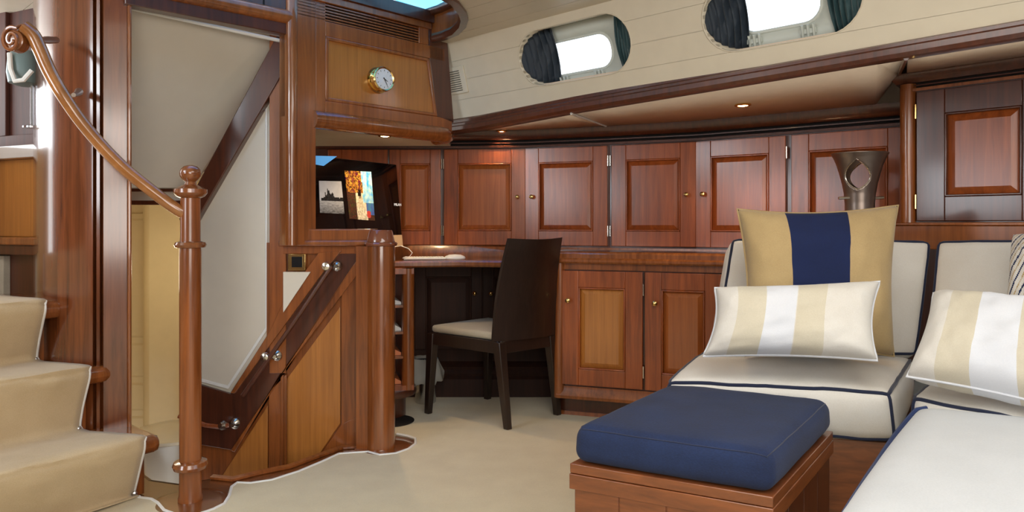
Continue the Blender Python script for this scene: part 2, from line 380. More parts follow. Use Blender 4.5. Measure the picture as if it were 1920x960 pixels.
for i, (p, h) in enumerate(zip(ports, holesW)):
    win = bpy.data.objects.new('window_%d' % (i + 1), None); sc.collection.objects.link(win)
    win.location = W.at((p[0] + p[1]) / 2, p[2], 0); struct(win)
    D = .13; n = len(h)
    m = MB()
    for q in range(n):
        a, b = h[q], h[(q + 1) % n]
        m.add([W.at(*a, .003), W.at(*b, .003), W.at(*b, -D), W.at(*a, -D)], [(0, 1, 2, 3)])
    m.build('reveal', CREAMB, win, merge=True, ang=60, solid=-.004)
    uc, vc = (p[0] + p[1]) / 2, (p[2] + p[3]) / 2; hv = (p[3] - p[2]) / 2
        # painted port plate with rounded-rectangle light
    gx = ((1031, 1154), (1389, 1549))[i]
    gu0, gu1 = W.hit(gx[0], 105 if i == 0 else 40, -D)[0], W.hit(gx[1], 90 if i == 0 else 30, -D)[0]
    gv0 = W.hit(1100, 134, -D)[1] if i == 0 else W.hit(1440, 58, -D)[1]; gv1 = gv0 + (W.hit(1100, 66, -D)[1] - W.hit(1100, 134, -D)[1])
    uc, vg = (gu0 + gu1) / 2, (gv0 + gv1) / 2
    def rrect(u0, u1, v0, v1, r, k=6):
        out = []
        for cu, cv, a0 in ((u1 - r, v0 + r, -90), (u1 - r, v1 - r, 0), (u0 + r, v1 - r, 90), (u0 + r, v0 + r, 180)):
            for j in range(k + 1):
                a = math.radians(a0 + 90 * j / k); out.append((cu + r * math.cos(a), cv + r * math.sin(a)))
        return out
    inn = rrect(gu0, gu1, gv0, gv1, .07); out = []
    for a, b in inn:      # matching points on a big rectangle
        du, dv = a - uc, b - vg; s_ = min((p[1] - p[0]) / 2 * 1.02 / max(1e-6, abs(du)), (hv + .03) / max(1e-6, abs(dv))); out.append((uc + du * s_, vg + dv * s_))
    m = MB(); k = len(inn)
    m.add([W.at(*q, -D + .012) for q in inn] + [W.at(*q, -D + .012) for q in out], [(j, (j + 1) % k, (j + 1) % k + k, j + k) for j in range(k)])
    m.build('port_plate', PORTM, win, solid=.012)
    m = MB(); m.tube([W.at(*q, -D + .02) for q in rrect(gu0, gu1, gv0, gv1, .07)], .008, 8, closed=True)
    m.tube([W.at(*q, -D + .014) for q in rrect(gu0 - .022, gu1 + .022, gv0 - .022, gv1 + .022, .085)], .004, 6, closed=True)
    m.build('port_ring', PORTM, win)
    MB().prism([W.at(*q, -D - .004) for q in inn], -W.n * .006).build('pane', GLASS, win)
    for du in (-.1, .1):
        m = MB(); m.box(W, uc + du - .03, uc + du + .03, gv0 - .035, gv0 - .018, -D + .013, -D + .032)
        for t in (-.02, 0, .02): m.tube([W.at(uc + du + t, gv0 - .045, -D + .03), W.at(uc + du + t + .004, gv0 - .004, -D + .04)], .005, 6)
        m.build('dog_clip', PORTM if du < 0 else PORTM, win)
    # curtains bunched at both ends
    for sgn, mat, wd_ in ((-1, CURT, (.15, .125)[i]), (1, CURTT, (.115, .125)[i])):
        m = MB(); nu, nv = 26, 10
        uo = p[0] if sgn < 0 else p[1]
        vsx = []
        for a in range(nu + 1):
            for b in range(nv + 1):
                fu, fv = a / nu, b / nv
                u = uo - sgn * fu * wd_ * (1 + .12 * math.sin(fv * 3.1))
                r = hv; cu = (p[0] + r) if sgn < 0 else (p[1] - r)
                du_ = max(0, (cu - u) * (-sgn) * -1 if sgn > 0 else cu - u)
                du_ = max(0, (u - cu)) if sgn > 0 else max(0, cu - u)
                hh = math.sqrt(max(0.0001, r * r - min(du_, r) ** 2)) * .995
                v = vc + (fv * 2 - 1) * hh
                vsx.append(W.at(u, v, -.018 - .078 * fu + .010 * math.sin(fu * 38 + fv * 2.2) * (.4 + fu)))
        m.add(vsx, [(a * (nv + 1) + b, (a + 1) * (nv + 1) + b, (a + 1) * (nv + 1) + b + 1, a * (nv + 1) + b + 1) for a in range(nu) for b in range(nv)])
        m.build('curtain', mat, win, solid=.002, ang=80)
    m = MB(); m.tube([W.at(uc - .19 + .02 * math.sin(t * 5), p[2] + .02 + t * hv * 1.9, -.085 + .01 * math.cos(t * 9)) for t in [j / 12 for j in range(13)]],
                     [.012 - .008 * j / 12 for j in range(13)], 8)
    m.build('curtain_lining', BLUE, win)
# air grille on cabin side
g = thing('air_grille', W.at(*W.hit(852, 180)), 'small cream louvred air grille on the cabin side above the corner', 'grille')
(ga, gb_), (gc, gd) = W.hit(838, 180), W.hit(869, 122)
MB().box(W, ga, gc, gb_, gd, 0, .008).build('plate', CREAM, g, bevel=.002)
for i in range(10):
    v = gb_ + (gd - gb_) * (.10 + .08 * i)
    MB().box(W, ga + (gc - ga) * .22, ga + (gc - ga) * .80, v, v + (gd - gb_) * .034, .007, .0092).build('slot', SLOTG, g)

# beam under the cabin side, with moulding
SS = [0, .217, .811, 1.3]
bpx = [(850, 246), (900, 245), (1080, 211), (1360, 165), (1700, 109), (1920, 73)]
bpath, bz = [], []
Wv = Fr(WA, WBb)
for x, y in bpx + [(2150, 36)]:
    u, z = Wv.hit(x, y); bpath.append(Wpt(u)); bz.append(z)
bz[0] = bz[1] + .0
bpath[0] = Wpt(-.05)
beam = struct(MB().sweep(bpath, [(-.05, .005), (-.02, 0), (.028, 0), (.038, .012), (.038, .030), (.026, .038), (.026, .048), (.012, .056), (.012, .070), (.002, .082), (-.03, .084), (-.05, .08)], bz).build('trim_1', MAHD, ang=25))

# ================================================================== upper lockers
ZB, ZT = .832, 1.385
UP = [p2(590, 3.62), p2(831, 3.62), p2(986, 3.585), p2(1144, 3.44), p2(1306, 3.28), p2(1480, 3.04), p2(1694, 2.77)]
cyl_seg = 12
def knob(fr, u, v, n, par, mat=BRASS, r=.0125):
    MB().lathe(fr.at(u, v, n), [(.004, 0), (.004, .010), (r * .55, .012), (r, .018), (r * .95, .025), (r * .5, .029), (.0005, .030)], fr.n, 14).build('knob', mat, par)
def door(fr, u0, u1, z0, z1, par, n=.0, sw=.078, rw=.080, mf=MAHR, mp=MAHR, kn=None, hg=None, th=.020, sl=.032, name='door', kz=None, kn_m=BRASS):
    m = MB()
    m.box(fr, u0, u0 + sw, z0, z1, n, n + th); m.box(fr, u1 - sw, u1, z0, z1, n, n + th)
    m.box(fr, u0 + sw, u1 - sw, z0, z0 + rw, n, n + th - .0006); m.box(fr, u0 + sw, u1 - sw, z1 - rw, z1, n, n + th - .0006)
    d = m.build(name, mf, par, bevel=.0025)
    MB().panel(fr, u0 + sw, u1 - sw, z0 + rw, z1 - rw, n + .002, n + .017, sl).build('panel', mp, d, ang=4)
    m = MB(); a, b, c, e = u0 + sw, u1 - sw, z0 + rw, z1 - rw; w_ = .008
    for q in ((a, a + w_, c, e), (b - w_, b, c, e), (a, b, c, c + w_), (a, b, e - w_, e)): m.box(fr, *q, n + .004, n + th + .004)
    m.build('moulding', mf, d, bevel=.003)
    if kn is not None: knob(fr, kn, kz if kz else (z0 + z1) / 2, n + th, d, kn_m)
    if hg is not None:
        for z in (z0 + (z1 - z0) * .15, z1 - (z1 - z0) * .15):
            MB().tube([fr.at(hg, z - .028, n + th), fr.at(hg, z + .028, n + th)], .0045, 8).build('hinge', NICKEL if mf is MAHR else BRASS, d)
    return d
def carcass(segs, z0, z1, par, mat=MAHD, depth=.28, name='carcass'):
    m = MB()
    for fr in segs: m.box(fr, 0, fr.L, z0, z1, -depth, -.001)
    return m.build(name, mat, par)
uf = [Fr(UP[i], UP[i + 1]) for i in range(6)]
UL = ['upper locker behind the monitor, its door cut off by the screen',
      'pair of mahogany upper lockers left of middle, nearest the monitor',
      'pair of mahogany upper lockers in the middle of the curved run',
      'single mahogany upper locker behind the flared metal vase']
def mid(a, b): return ((a[0] + b[0]) / 2, (a[1] + b[1]) / 2, ZB)
t = thing('upper_locker', mid(UP[0], UP[1]), UL[0], 'cabinet', 'upper lockers on the curved wall'); carcass([uf[0]], ZB, ZT, t)
u = uf[0].hit(738, 350)[0]; door(uf[0], u - .02, uf[0].L - .012, ZB + .01, ZT - .006, t, mf=MAHR, mp=TEAKR, sw=.06, hg=uf[0].L - .008)
door(uf[0], .08, u - .03, ZB + .01, ZT - .006, t)
t = thing('upper_locker', mid(UP[1], UP[3]), UL[1], 'cabinet', 'upper lockers on the curved wall'); carcass(uf[1:3], ZB, ZT, t)
lab(door(uf[1], .008, uf[1].L - .002, ZB + .01, ZT - .006, t, mp=TEAKR, kn=uf[1].L - .045, hg=.004), 'locker door lit orange by the downlight')
door(uf[2], .002, uf[2].L - .012, ZB + .01, ZT - .006, t, kn=.045, hg=uf[2].L - .008)
t = thing('upper_locker', mid(UP[3], UP[5]), UL[2], 'cabinet', 'upper lockers on the curved wall'); carcass(uf[3:5], ZB, ZT, t)
door(uf[3], .012, uf[3].L - .002, ZB + .01, ZT - .006, t, kn=uf[3].L - .045, hg=.006)
door(uf[4], .002, uf[4].L - .012, ZB + .01, ZT - .006, t, kn=.045, hg=uf[4].L - .008)
t = thing('upper_locker', mid(UP[5], UP[6]), UL[3], 'cabinet', 'upper lockers on the curved wall'); carcass([uf[5]], ZB, ZT, t)
door(uf[5], .015, uf[5].L + .02, ZB + .01, ZT - .006, t)
# crown with two vent slots
CR = struct(holder('trim_2'))
MB().sweep(UP, [(-.05, ZT), (.024, ZT), (.026, ZT + .012), (.012, ZT + .016), (-.05, ZT + .016)]).build('lower_rail', MAHD, CR)
MB().sweep(UP, [(-.05, ZT + .016), (-.02, ZT + .016), (-.02, ZT + .05), (-.05, ZT + .05)]).build('slot_backing', VOID, CR)
MB().sweep(UP, [(-.05, ZT + .027), (.010, ZT + .027), (.010, ZT + .033), (-.05, ZT + .033)]).build('slat', MAHD, CR)
MB().sweep(UP, [(-.05, ZT + .045), (.016, ZT + .045), (.028, ZT + .055), (.040, ZT + .075), (.044, ZT + .098), (-.05, ZT + .098)]).build('cornice', MAHD, CR)
# rail below the doors
struct(MB().sweep(UP, [(-.05, ZB - .05), (.012, ZB - .05), (.012, ZB), (-.05, ZB + .002)]).build('trim_3', MAH))

# soffit panels
def beam_at(px):
    xs = [b[0] for b in bpx]; i = max(0, min(len(xs) - 2, sum(1 for x in xs if x <= px) - 1))
    f = (px - xs[i]) / (xs[i + 1] - xs[i]); y = bpx[i][1] + (bpx[i + 1][1] - bpx[i][1]) * f
    u, z = Wv.hit(px, y); q = Wpt(u); return V((q[0], q[1], z + .004))
RA, RB = p2(1700, 2.60), p2(1920, 2.34)              # right-hand unit face
RU = Fr(RA, RB)
ZR0, ZR1, ZRC = .968, 1.487, 1.566
def crown_at(px):
    for i in range(6):
        fr = uf[i]; uu, _ = fr.hit(px, 300)
        if -1e-4 <= uu <= fr.L + 1e-4: q = fr.at(uu, 0, .03); return V((q.x, q.y, ZT + .097))
soff = holder('soffit')
def soffit(bs, cs):
    m = MB(); n = len(bs)
    for i in range(n - 1): m.add([bs[i], bs[i + 1], cs[i + 1], cs[i]], [(0, 1, 2, 3)])
    m.build('panel', SOFFIT, soff, merge=True, solid=-.012, ang=60)
def lin(a, b, n): return [a + (b - a) * i / n for i in range(n + 1)]
soffit([beam_at(x) for x in lin(858, 1069, 8)], [crown_at(x) for x in lin(846, 1137, 8)])
c0 = [crown_at(x) for x in lin(1142, 1690, 12)]; rc = RU.at(-.02, 0, .03); c0[-1] = V((rc.x, rc.y, ZRC))
soffit([beam_at(x) for x in lin(1073, 1697, 12)], c0)
soffit([beam_at(x) for x in lin(1702, 1915, 6)] + [V((bpath[-1][0], bpath[-1][1], bz[-1]))], [V((*RU.at(uu, 0, .03).xy, ZRC + .0)) for uu in lin(.01, RU.L * 1.5, 7)])
a = beam_at(1071) - V((0, 0, .004)); b = crown_at(1139.5) + V((0, 0, .0)); MB().tube([a, b], .006, 6).build('seam_strip', TRIMW, soff)
a = beam_at(1699) - V((0, 0, .004)); b = V((rc.x, rc.y, ZRC)); MB().tube([a, b], .008, 6).build('seam_strip', MAHD, soff)
# deck-head backing above the soffit (stops daylight leaking in)
MB().prism([V((-1.2, 4.3, 1.60)), V((3.0, 4.3, 1.60)), V((3.0, 1.3, 1.60)), V((*Wpt(3.2), 1.60)), V((*Wpt(-.1), 1.60))], (0, 0, .02)).build('deck_head', SOFFIT, soff)

# downlights
def downlight(loc, label, power):
    t = thing('downlight', loc, label, 'light', 'recessed brass downlights')
    MB().lathe(loc, [(.034, .004), (.036, -.002), (.030, -.006), (.022, -.004), (.021, .003)], (0, 0, 1), 24).build('trim_ring', BRASS, t)
    MB().lathe(V(loc), [(.021, .002), (.021, -.003), (.012, -.0055), (.001, -.006)], (0, 0, 1), 18).build('lens', LAMP, t)
    l = bpy.data.lights.new('downlight_glow', 'SPOT'); l.energy = power; l.color = (1, .68, .36); l.spot_size = math.radians(125); l.spot_blend = .8; l.shadow_soft_size = .02
    o = bpy.data.objects.new('downlight_glow', l); sc.collection.objects.link(o); o.location = V(loc) - V((0, 0, .012)); o.parent = None
def soff_at(px, py):
    bs = beam_at(px); 
    best = None
    for s_ in lin(0, 1, 200):
        q = bs.lerp(crown_at(px), s_); y = HY - (q.z - CZ) / (q.y / K) * 1200
        if best is None or abs(y - py) < best[0]: best = (abs(y - py), q)
    return best[1]
q = soff_at(942, 245); downlight(q - V((0, 0, .004)), 'small glowing downlight in the soffit above the left lockers', 26)
q = soff_at(1395, 195); downlight(q - V((0, 0, .004)), 'bright glowing downlight in the soffit above the middle lockers', 12)

# ================================================================== right-hand locker
t = thing('wall_locker', RU.at(.1, 0, 0) + V((0, 0, ZR0 - .06)), 'tall-fronted mahogany wall locker above the sofa back at right', 'cabinet')
m = MB(); m.box(RU, -.02, RU.L * 1.6, .86, ZRC, -.30, -.001); m.build('carcass', MAHD, t)
u1 = RU.hit(1718, 300)[0]
m = MB()
prof = []
for i in range(9):
    a = math.pi * i / 8; prof.append((u1 / 2 - .012 - (u1 / 2 + .012) * math.cos(a), .03 * math.sin(a)))
m.prism([RU.at(a, ZR0 - .012, b) for a, b in prof], (0, 0, ZRC - ZR0 - .03)); m.build('corner_post', MAH, t, ang=40)
door(RU, u1 + .006, RU.L * 1.25, ZR0 + .004, ZR1, t, sw=.10, rw=.095, hg=u1 + .003, mf=MAHD, mp=MAHR, sl=.035)
for z0, z1, n1, mt, nm in ((ZR1 + .004, ZR1 + .016, .024, MAH, 'lower_rail'), (ZR1 + .016, ZR1 + .042, -.0, VOID, 'slot_backing'), (ZR1 + .026, ZR1 + .031, .014, MAHD, 'slat')):
    MB().box(RU, u1 * .8, RU.L * 1.6, z0, z1, -.02, n1 + .0005).build(nm, mt, t)
rp_ = [RU.at(-.05, 0, -.2), RU.at(-.02, 0, 0), RU.at(RU.L * 1.6, 0, 0)]
MB().sweep([(q.x, q.y) for q in rp_], [(-.05, ZR1 + .040), (.018, ZR1 + .040), (.028, ZR1 + .052), (.042, ZRC - .012), (.044, ZRC - .002), (-.05, ZRC - .002)]).build('cornice', MAHD, t)
MB().box(RU, -.06, RU.L * 1.6, ZR0 - .014, ZR0 - .002, -.05, .05).build('sill', MAH, t, bevel=.004)
MB().box(RU, -.06, RU.L * 1.6, .86, ZR0 - .014, -.04, .042).build('sill_face', MAHC, t, bevel=.003)

# ================================================================== worktop, base lockers
LO = [p2(1045, 3.15), p2(1209, 3.03), p2(1360, 2.90), p2(1500, 2.72), p2(1590, 2.62)]
lf = [Fr(LO[i], LO[i + 1]) for i in range(4)]
t = thing('base_locker', (LO[0][0] + .4, LO[0][1], 0), 'mahogany base locker run with brass knobs, between chair and sofa', 'cabinet')
m = MB()
for fr in lf: m.box(fr, 0, fr.L, .11, .775, -.5, -.001)
m.build('carcass', MAHD, t)
MB().sweep(LO, [(-.05, .738), (.010, .738), (.010, .776), (-.05, .776)]).build('top_rail', MAH, t)
MB().sweep(LO, [(-.05, .11), (.022, .11), (.026, .125), (.012, .150), (.010, .170), (-.05, .170)]).build('bottom_rail', MAH, t, ang=25)
MB().sweep([p2(1050, 3.24), p2(1209, 3.12), p2(1360, 2.98), p2(1580, 2.72)], [(-.03, 0), (.0, 0), (.0, .115), (-.03, .115)]).build('toe_kick', MAHD, t)
MB().sweep([p2(1050, 3.24), p2(1209, 3.12), p2(1360, 2.98), p2(1580, 2.72)], [(-.03, 0), (.012, 0), (.008, .02), (-.03, .02)]).build('skirting', MAH, t)
lab(door(lf[0], .028, lf[0].L - .008, .178, .733, t, mp=TEAK, mf=MAHR, kn=.062, hg=lf[0].L - .004, kz=.59, sw=.082), 'base locker door with pale orange panel')
door(lf[1], .004, lf[1].L - .01, .178, .733, t, mp=TEAKR, mf=MAHR, kn=.055, hg=lf[1].L, kz=.59, sw=.078)
door(lf[2], .01, lf[2].L - .01, .178, .733, t, mp=TEAKR)
door(lf[3], .01, lf[3].L - .01, .178, .733, t)
MB().tube([V((LO[0][0] + .012, LO[0][1] - .0, .11)), V((LO[0][0] + .012, LO[0][1], .775))], .028, 16).build('corner_post', MAH, t)
# raised worktop on the right
ct = thing('worktop', (LO[1][0], LO[1][1], .776), 'curved red mahogany worktop under the upper lockers', 'worktop')
back = [UP[6], UP[5], UP[4], UP[3]]
fr_ = [p2(1042, 3.16)] + LO[1:]
out = [Fr(fr_[i], fr_[i + 1]) for i in range(4)]
front = [out[0].at(0, 0, .03).xy] + [lf[i].at(0, 0, .03).xy for i in (1, 2, 3)] + [lf[3].at(lf[3].L, 0, .03).xy]
MB().prism([V((x, y, .776)) for x, y in front] + [V((x, y, .776)) for x, y in [UP[6]] + back[1:] + [p2(1060, 3.5)]], (0, 0, .05)).build('slab', MAHC, ct, bevel=.012)
MB().sweep([(x, y) for x, y in front], [(-.01, .770), (.012, .770), (.020, .778), (.020, .788), (.010, .796), (-.01, .796)]).build('edge_moulding', MAHC, ct)
# desk
dk = thing('desk', (-.2, 3.3 * K, 0), 'built-in mahogany desk with dark kneehole and open shelf pedestal', 'desk')
DF = [p2(700, 3.16), p2(742, 3.20), p2(860, 3.26), p2(960, 3.22), p2(1046, 3.14)]
MB().prism([V((x, y, .745)) for x, y in DF] + [V((*p2(1075, 3.50), .745)), V((*p2(986, 3.60), .745)), V((*p2(660, 3.64), .745)), V((*p2(640, 3.16), .745))], (0, 0, .026)).build('desktop', MAHC, dk)
MB().sweep(DF, [(-.02, .742), (.008, .742), (.016, .750), (.016, .766), (.008, .775), (-.02, .775)]).build('edge_moulding', MAHC, dk)
MB().sweep([p2(600, 3.60), p2(986, 3.575), p2(1075, 3.49)], [(-.02, .765), (.005, .765), (.005, .79), (-.02, .84)]).build('back_rail', MAH, dk)
# pedestal: open shelves with rounded post
PD = Fr(p2(684, 3.08), p2(776, 3.14))
c_ = PD.hit(757, 600)[0]
m = MB(); m.box(PD, 0, PD.L - .0, .145, .17, -.34, 0); m.box(PD, 0, PD.L, .715, .742, -.34, 0)
m.box(PD, 0, .02, .17, .715, -.34, 0); m.box(PD, 0, PD.L, .17, .715, -.35, -.33); m.box(PD, c_, PD.L - .002, .17, .715, -.34, -.03)
m.build('pedestal', MAHR, dk)
MB().lathe(PD.at((c_ + PD.L) / 2, .145, -.028), [(.031, 0), (.031, .597)], (0, 0, 1), 24).build('rounded_post', MAH, dk)
for z in (.30, .42, .55): MB().box(PD, .02, c_, z, z + .012, -.33, -.012).build('shelf', MAH, dk)
MB().lathe(PD.at(c_ * .6, 0, -.12), [(.10, 0), (.10, .10), (.15, .112), (.155, .13), (.15, .146)], (0, 0, 1), 28).build('plinth', MAHD, dk)
for z, mt, dz, nm, lb in ((.312, MAG, .09, 'magazine', 'orange covered magazine leaning on a desk shelf'), (.432, PAPER, .095, 'paper_stack', 'white papers tilted on the middle desk shelf'), (.562, PAPER, .06, 'paper_stack', 'white papers lying on the top desk shelf'), (.17, MAG, .1, 'magazine', 'red orange magazine on the bottom desk shelf')):
    m = MB(); pts = [PD.at(.025, z + .001, -.04), PD.at(c_ - .008, z + .001, -.04), PD.at(c_ - .008, z + .014, -.04), PD.at(.025, z + dz, -.04)]
    m.prism(pts, -PD.n * .2); tag(m.build(nm, mt), lb, 'magazine' if mt is MAG else 'papers')
# kneehole lockers
kf = Fr(p2(700, 3.59), p2(1090, 3.59))
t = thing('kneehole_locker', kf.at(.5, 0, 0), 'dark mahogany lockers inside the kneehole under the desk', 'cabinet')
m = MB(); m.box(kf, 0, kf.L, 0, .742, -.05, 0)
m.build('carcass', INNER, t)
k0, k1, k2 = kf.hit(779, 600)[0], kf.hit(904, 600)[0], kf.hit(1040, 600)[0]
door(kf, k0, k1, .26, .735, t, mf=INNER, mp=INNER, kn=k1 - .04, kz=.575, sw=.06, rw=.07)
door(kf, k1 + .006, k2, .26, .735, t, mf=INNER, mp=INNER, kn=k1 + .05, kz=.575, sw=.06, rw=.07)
MB().sweep([(kf.at(0, 0, 0).x, kf.at(0, 0, 0).y), (kf.at(kf.L, 0, 0).x, kf.at(kf.L, 0, 0).y)], [(0, .0), (.055, .0), (.055, .10), (.04, .115), (.045, .13), (.03, .15), (.035, .165), (.0, .19)]).build('skirting', INNER, t)

# ================================================================== floor, carpet
FZ = -.008
edge_px = [(690, 834), (640, 838), (600, 852), (540, 874), (480, 886), (437, 897), (400, 893), (335, 903), (285, 896), (262, 880)]
fl = [V((*PZ(x, y, 0).xy, FZ)) for x, y in edge_px]
left_ = [V((-1.75, 2.55, FZ)), V((-3.2, 2.55, FZ)), V((-3.2, -2.6, FZ)), V((3.6, -2.6, FZ)), V((3.6, 4.4, FZ)), V((-.95, 4.4, FZ)), V((*p2(640, 2.86), FZ))]
floor = struct(MB().prism(fl + left_, (0, 0, -.03)).build('floor', FLOORW))
cp = [(690, 848), (660, 850), (635, 852), (605, 866), (560, 885), (510, 901), (470, 907), (445, 906), (434, 914), (430, 930), (420, 946), (400, 956), (370, 966), (335, 968), (308, 958), (296, 944), (284, 937), (262, 934), (250, 929)]
cpt = [PZ(x, y, 0) for x, y in cp]
discp = [(712, 854), (742, 851), (765, 843), (779, 833), (779, 823), (765, 818), (744, 814)]
inner = [PZ(x, y, 0) for x, y in discp]
f1 = PZ(250, 929, 0); ad_ = V((.62, .79 * K, 0)).normalized()
out_ = [f1 - ad_ * 1.6, V((-2.4, -2.5, 0)), V((3.5, -2.5, 0)), V((3.5, 4.3, 0)), V((-.70, 4.3, 0)), V((*p2(690, 3.0), 0)), ]
poly = [V((p.x, p.y, -.008)) for p in (out_ + inner[::-1] + cpt)]
carpet = MB().prism(poly, (0, 0, .010)).build('carpet', CARPET)
tag(carpet, 'pale cream fitted carpet with white bound edge across the cabin floor', 'carpet')
MB().tube([V((p.x, p.y, .001)) for p in (inner[::-1] + cpt)], .006, 6).build('binding', TRIMW, carpet)
# black oval cut-out below the pedestal
MB().lathe(V((*p2(735, 3.11), .0025)), [(.105, 0), (.108, .001), (.108, .003), (.1, .004)], (0, 0, 1), 30).build('floor_inlay', VOID, carpet)

# ================================================================== stairwell
stair = Fr(p2(300, 2.80), p2(700, 2.80))             # plane of the stairwell wall
bh = struct(holder('wall_left'))
def pp(nm, px, n0, n1, mat, par=bh, bevel=.002): return MB().poly(stair, px, n0, n1).build(nm, mat, par, bevel=bevel)
pp('backing', [(500, 455), (684, 455), (684, 1010), (375, 1010), (375, 745), (432, 745), (500, 630)], -.05, 0, MAH, bevel=0)
lab(pp('white_panel', [(348, 440), (380, 390), (512, 150), (506, 622), (431, 738), (348, 716)], -.05, -.012, WHITEP, bevel=0), 'white lower side panel of the stairwell')
pp('trim_line', [(497, 205), (501, 200), (501, 618), (428, 730), (372, 715), (372, 709), (426, 723), (497, 614)], -.012, -.006, TRIMW)
pp('diagonal_beam', [(522, 60), (540, 60), (540, 120), (375, 402), (352, 442), (335, 410), (370, 345)], -.04, .03, MAHD, bevel=.004)
pp('stile', [(505, 60), (536, 60), (536, 700), (505, 700)], -.02, .022, MAH)
pp('handrail_board', [(533, 585), (640, 462), (682, 462), (660, 515), (525, 702), (440, 845), (350, 830), (350, 722), (376, 722), (432, 739), (505, 625)], 0, .018, MAHD)
pp('cap_board', [(533, 562), (597, 474), (640, 470), (605, 512), (440, 738), (432, 737), (505, 622)], .0, .034, MAH)
pp('cap_rail_board', [(660, 500), (675, 480), (682, 500), (647, 545), (525, 706), (440, 848), (432, 845)], .018, .030, MAH)
lab(pp('teak_panel', [(638, 575), (638, 794), (596, 856), (520, 935), (538, 900), (538, 710)], 0, .008, TEAK), 'orange teak panel, upper')
lab(pp('teak_panel', [(502, 760), (502, 960), (420, 1000), (395, 925)], 0, .008, TEAK), 'orange teak panel, lower')
pp('panel_rail', [(668, 782), (640, 796), (598, 858), (520, 950), (560, 985), (682, 850)], 0, .022, MAH)
pp('panel_stile', [(504, 735), (537, 702), (537, 1000), (504, 1000)], 0, .020, MAH)
pp('panel_bead', [(526, 708), (531, 702), (531, 980), (526, 980)], .02, .026, MAH)
pp('panel_stile', [(640, 545), (684, 490), (684, 850), (640, 835)], 0, .020, MAH)
pp('top_rail', [(531, 456), (684, 456), (684, 476), (531, 476)], 0, .024, MAH)
lab(pp('white_panel', [(531, 510), (582, 510), (531, 586)], .02, .040, WHITEP, bevel=0), 'small white triangular panel beside the stair handrail')
# ledge on the half wall
m = MB(); lz1, lz0 = .938, .872
l0, l1 = stair.hit(530, 450)[0], stair.hit(700, 450)[0]
m.box(stair, l0, l1, lz0 + .012, lz1, -.12, .045); m.build('ledge', MAH, bh, bevel=.006)
MB().tube([stair.at(l0, lz0 + .006, .045), stair.at(l1, lz0 + .006, .045)], .014, 12).build('ledge_bead', MAH, bh)
# switch plate
t = thing('switch_plate', stair.at(*stair.hit(556, 506, .03), .03), 'square black switch with brass surround on the half wall', 'switch')
(a0, b0), (a1, b1) = stair.hit(540, 507, .026), stair.hit(573, 476, .026)
MB().box(stair, a0, a1, b0, b1, .018, .030).build('brass_surround', BRASS, t, bevel=.002)
MB().box(stair, a0 + .018, a1 - .012, b0 + .014, b1 - .012, .029, .034).build('black_insert', BLACK, t, bevel=.001)
# dark rail along the stairwell wall
t = thing('stair_handrail', stair.at(*stair.hit(430, 830), .03), 'dark wooden stairwell handrail on round nickel end brackets', 'handrail')
rl = [(622, 499), (565, 585), (507, 668), (455, 742), (425, 790)]
pts = [stair.at(*stair.hit(x, y, .055), .055) for x, y in rl]
MB().tube(pts[:4] , .010, 10).build('rail', MAHD, t)
pts = [stair.at(*stair.hit(x, y, .055), .055) for x, y in [(428, 797), (410, 800), (385, 797), (365, 790), (335, 780)]]
MB().tube(pts, .010, 10).build('rail', MAHR, t)
for x, y in ((621, 499), (507, 668), (428, 796)):
    u, v = stair.hit(x, y, .04)
    MB().lathe(stair.at(u + .022, v, .02), [(.021, 0), (.024, .006), (.020, .012), (.008, .020), (.008, .035)], stair.n, 20).build('bracket', NICKEL, t)
    MB().lathe(stair.at(u - .018, v, .030), [(.008, 0), (.018, .012), (.021, .024), (.016, .036), (.004, .040)], stair.n, 20).build('end_cap', NICKEL, t)
# upper white panel (soffit of the upper flight), tilted
a = [P(236, -30, 2.42), P(530, 40, 2.82), P(530, 80, 2.83), P(360, 352, 3.02), P(236, 352, 2.75)]
struct(MB().prism(a, (0, .03, .01)).build('trim_4', WHITEP))
a = [P(238, 14, 2.42), P(524, 76, 2.76)]
struct(MB().tube([a[0], a[1]], .008, 8).build('trim_5', TRIMW))
# header of the lower door
hd = Fr(p2(200, 2.95), p2(400, 2.95))
m = struct(MB().poly(hd, [(200, 354), (380, 354), (380, 359), (200, 359)], -.05, 0).poly(hd, [(200, 376), (380, 376), (380, 384), (200, 384)], -.05, .0).build('trim_6', MAHD))
struct(MB().poly(hd, [(200, 350), (380, 350), (380, 378), (200, 378)], -.08, -.02).build('trim_7', WHITEP))
# lower cabin seen through the stairwell
cf = Fr(p2(150, 3.7), p2(520, 3.7))
low = struct(holder('wall_lower_cabin'))
MB().box(cf, -.4, cf.L, -.9, 1.25, -.05, 0).build('plaster', CORR, low)
sf = Fr(p2(296, 3.28), p2(430, 3.7))
MB().box(cf, cf.hit(297, 500)[0], cf.hit(297, 500)[0] + .45, -.9, 1.25, 0, .22).build('rounded_bulkhead', CORR, low, bevel=.06)
for w_ in ((-1.0, .0),):
    m = MB(); m.prism([V((-3.0, 2.62, -.75)), V((-.55, 3.1, -.75)), V((-.55, 4.5, -.75)), V((-3.0, 4.5, -.75))], (0, 0, .02)).build('lower_sole', CORR, low)
MB().prism([V((-2.30, 2.7, -.9)), V((-2.25, 4.2, -.9)), V((-2.25, 4.2, 1.3)), V((-2.30, 2.7, 1.3))], (-.03, 0, 0)).build('side_lining', CORR, low)
d_ = bpy.data.objects.new('door_1', None); sc.collection.objects.link(d_); d_.location = cf.at(.2, -.75, 0); struct(d_)
x0, x1 = cf.hit(238, 500)[0], cf.hit(295, 500)[0]
df_ = cf
MB().box(df_, x0 - .1, x1, -.74, 1.02, 0, .02).build('leaf', CORR, d_, bevel=.003)
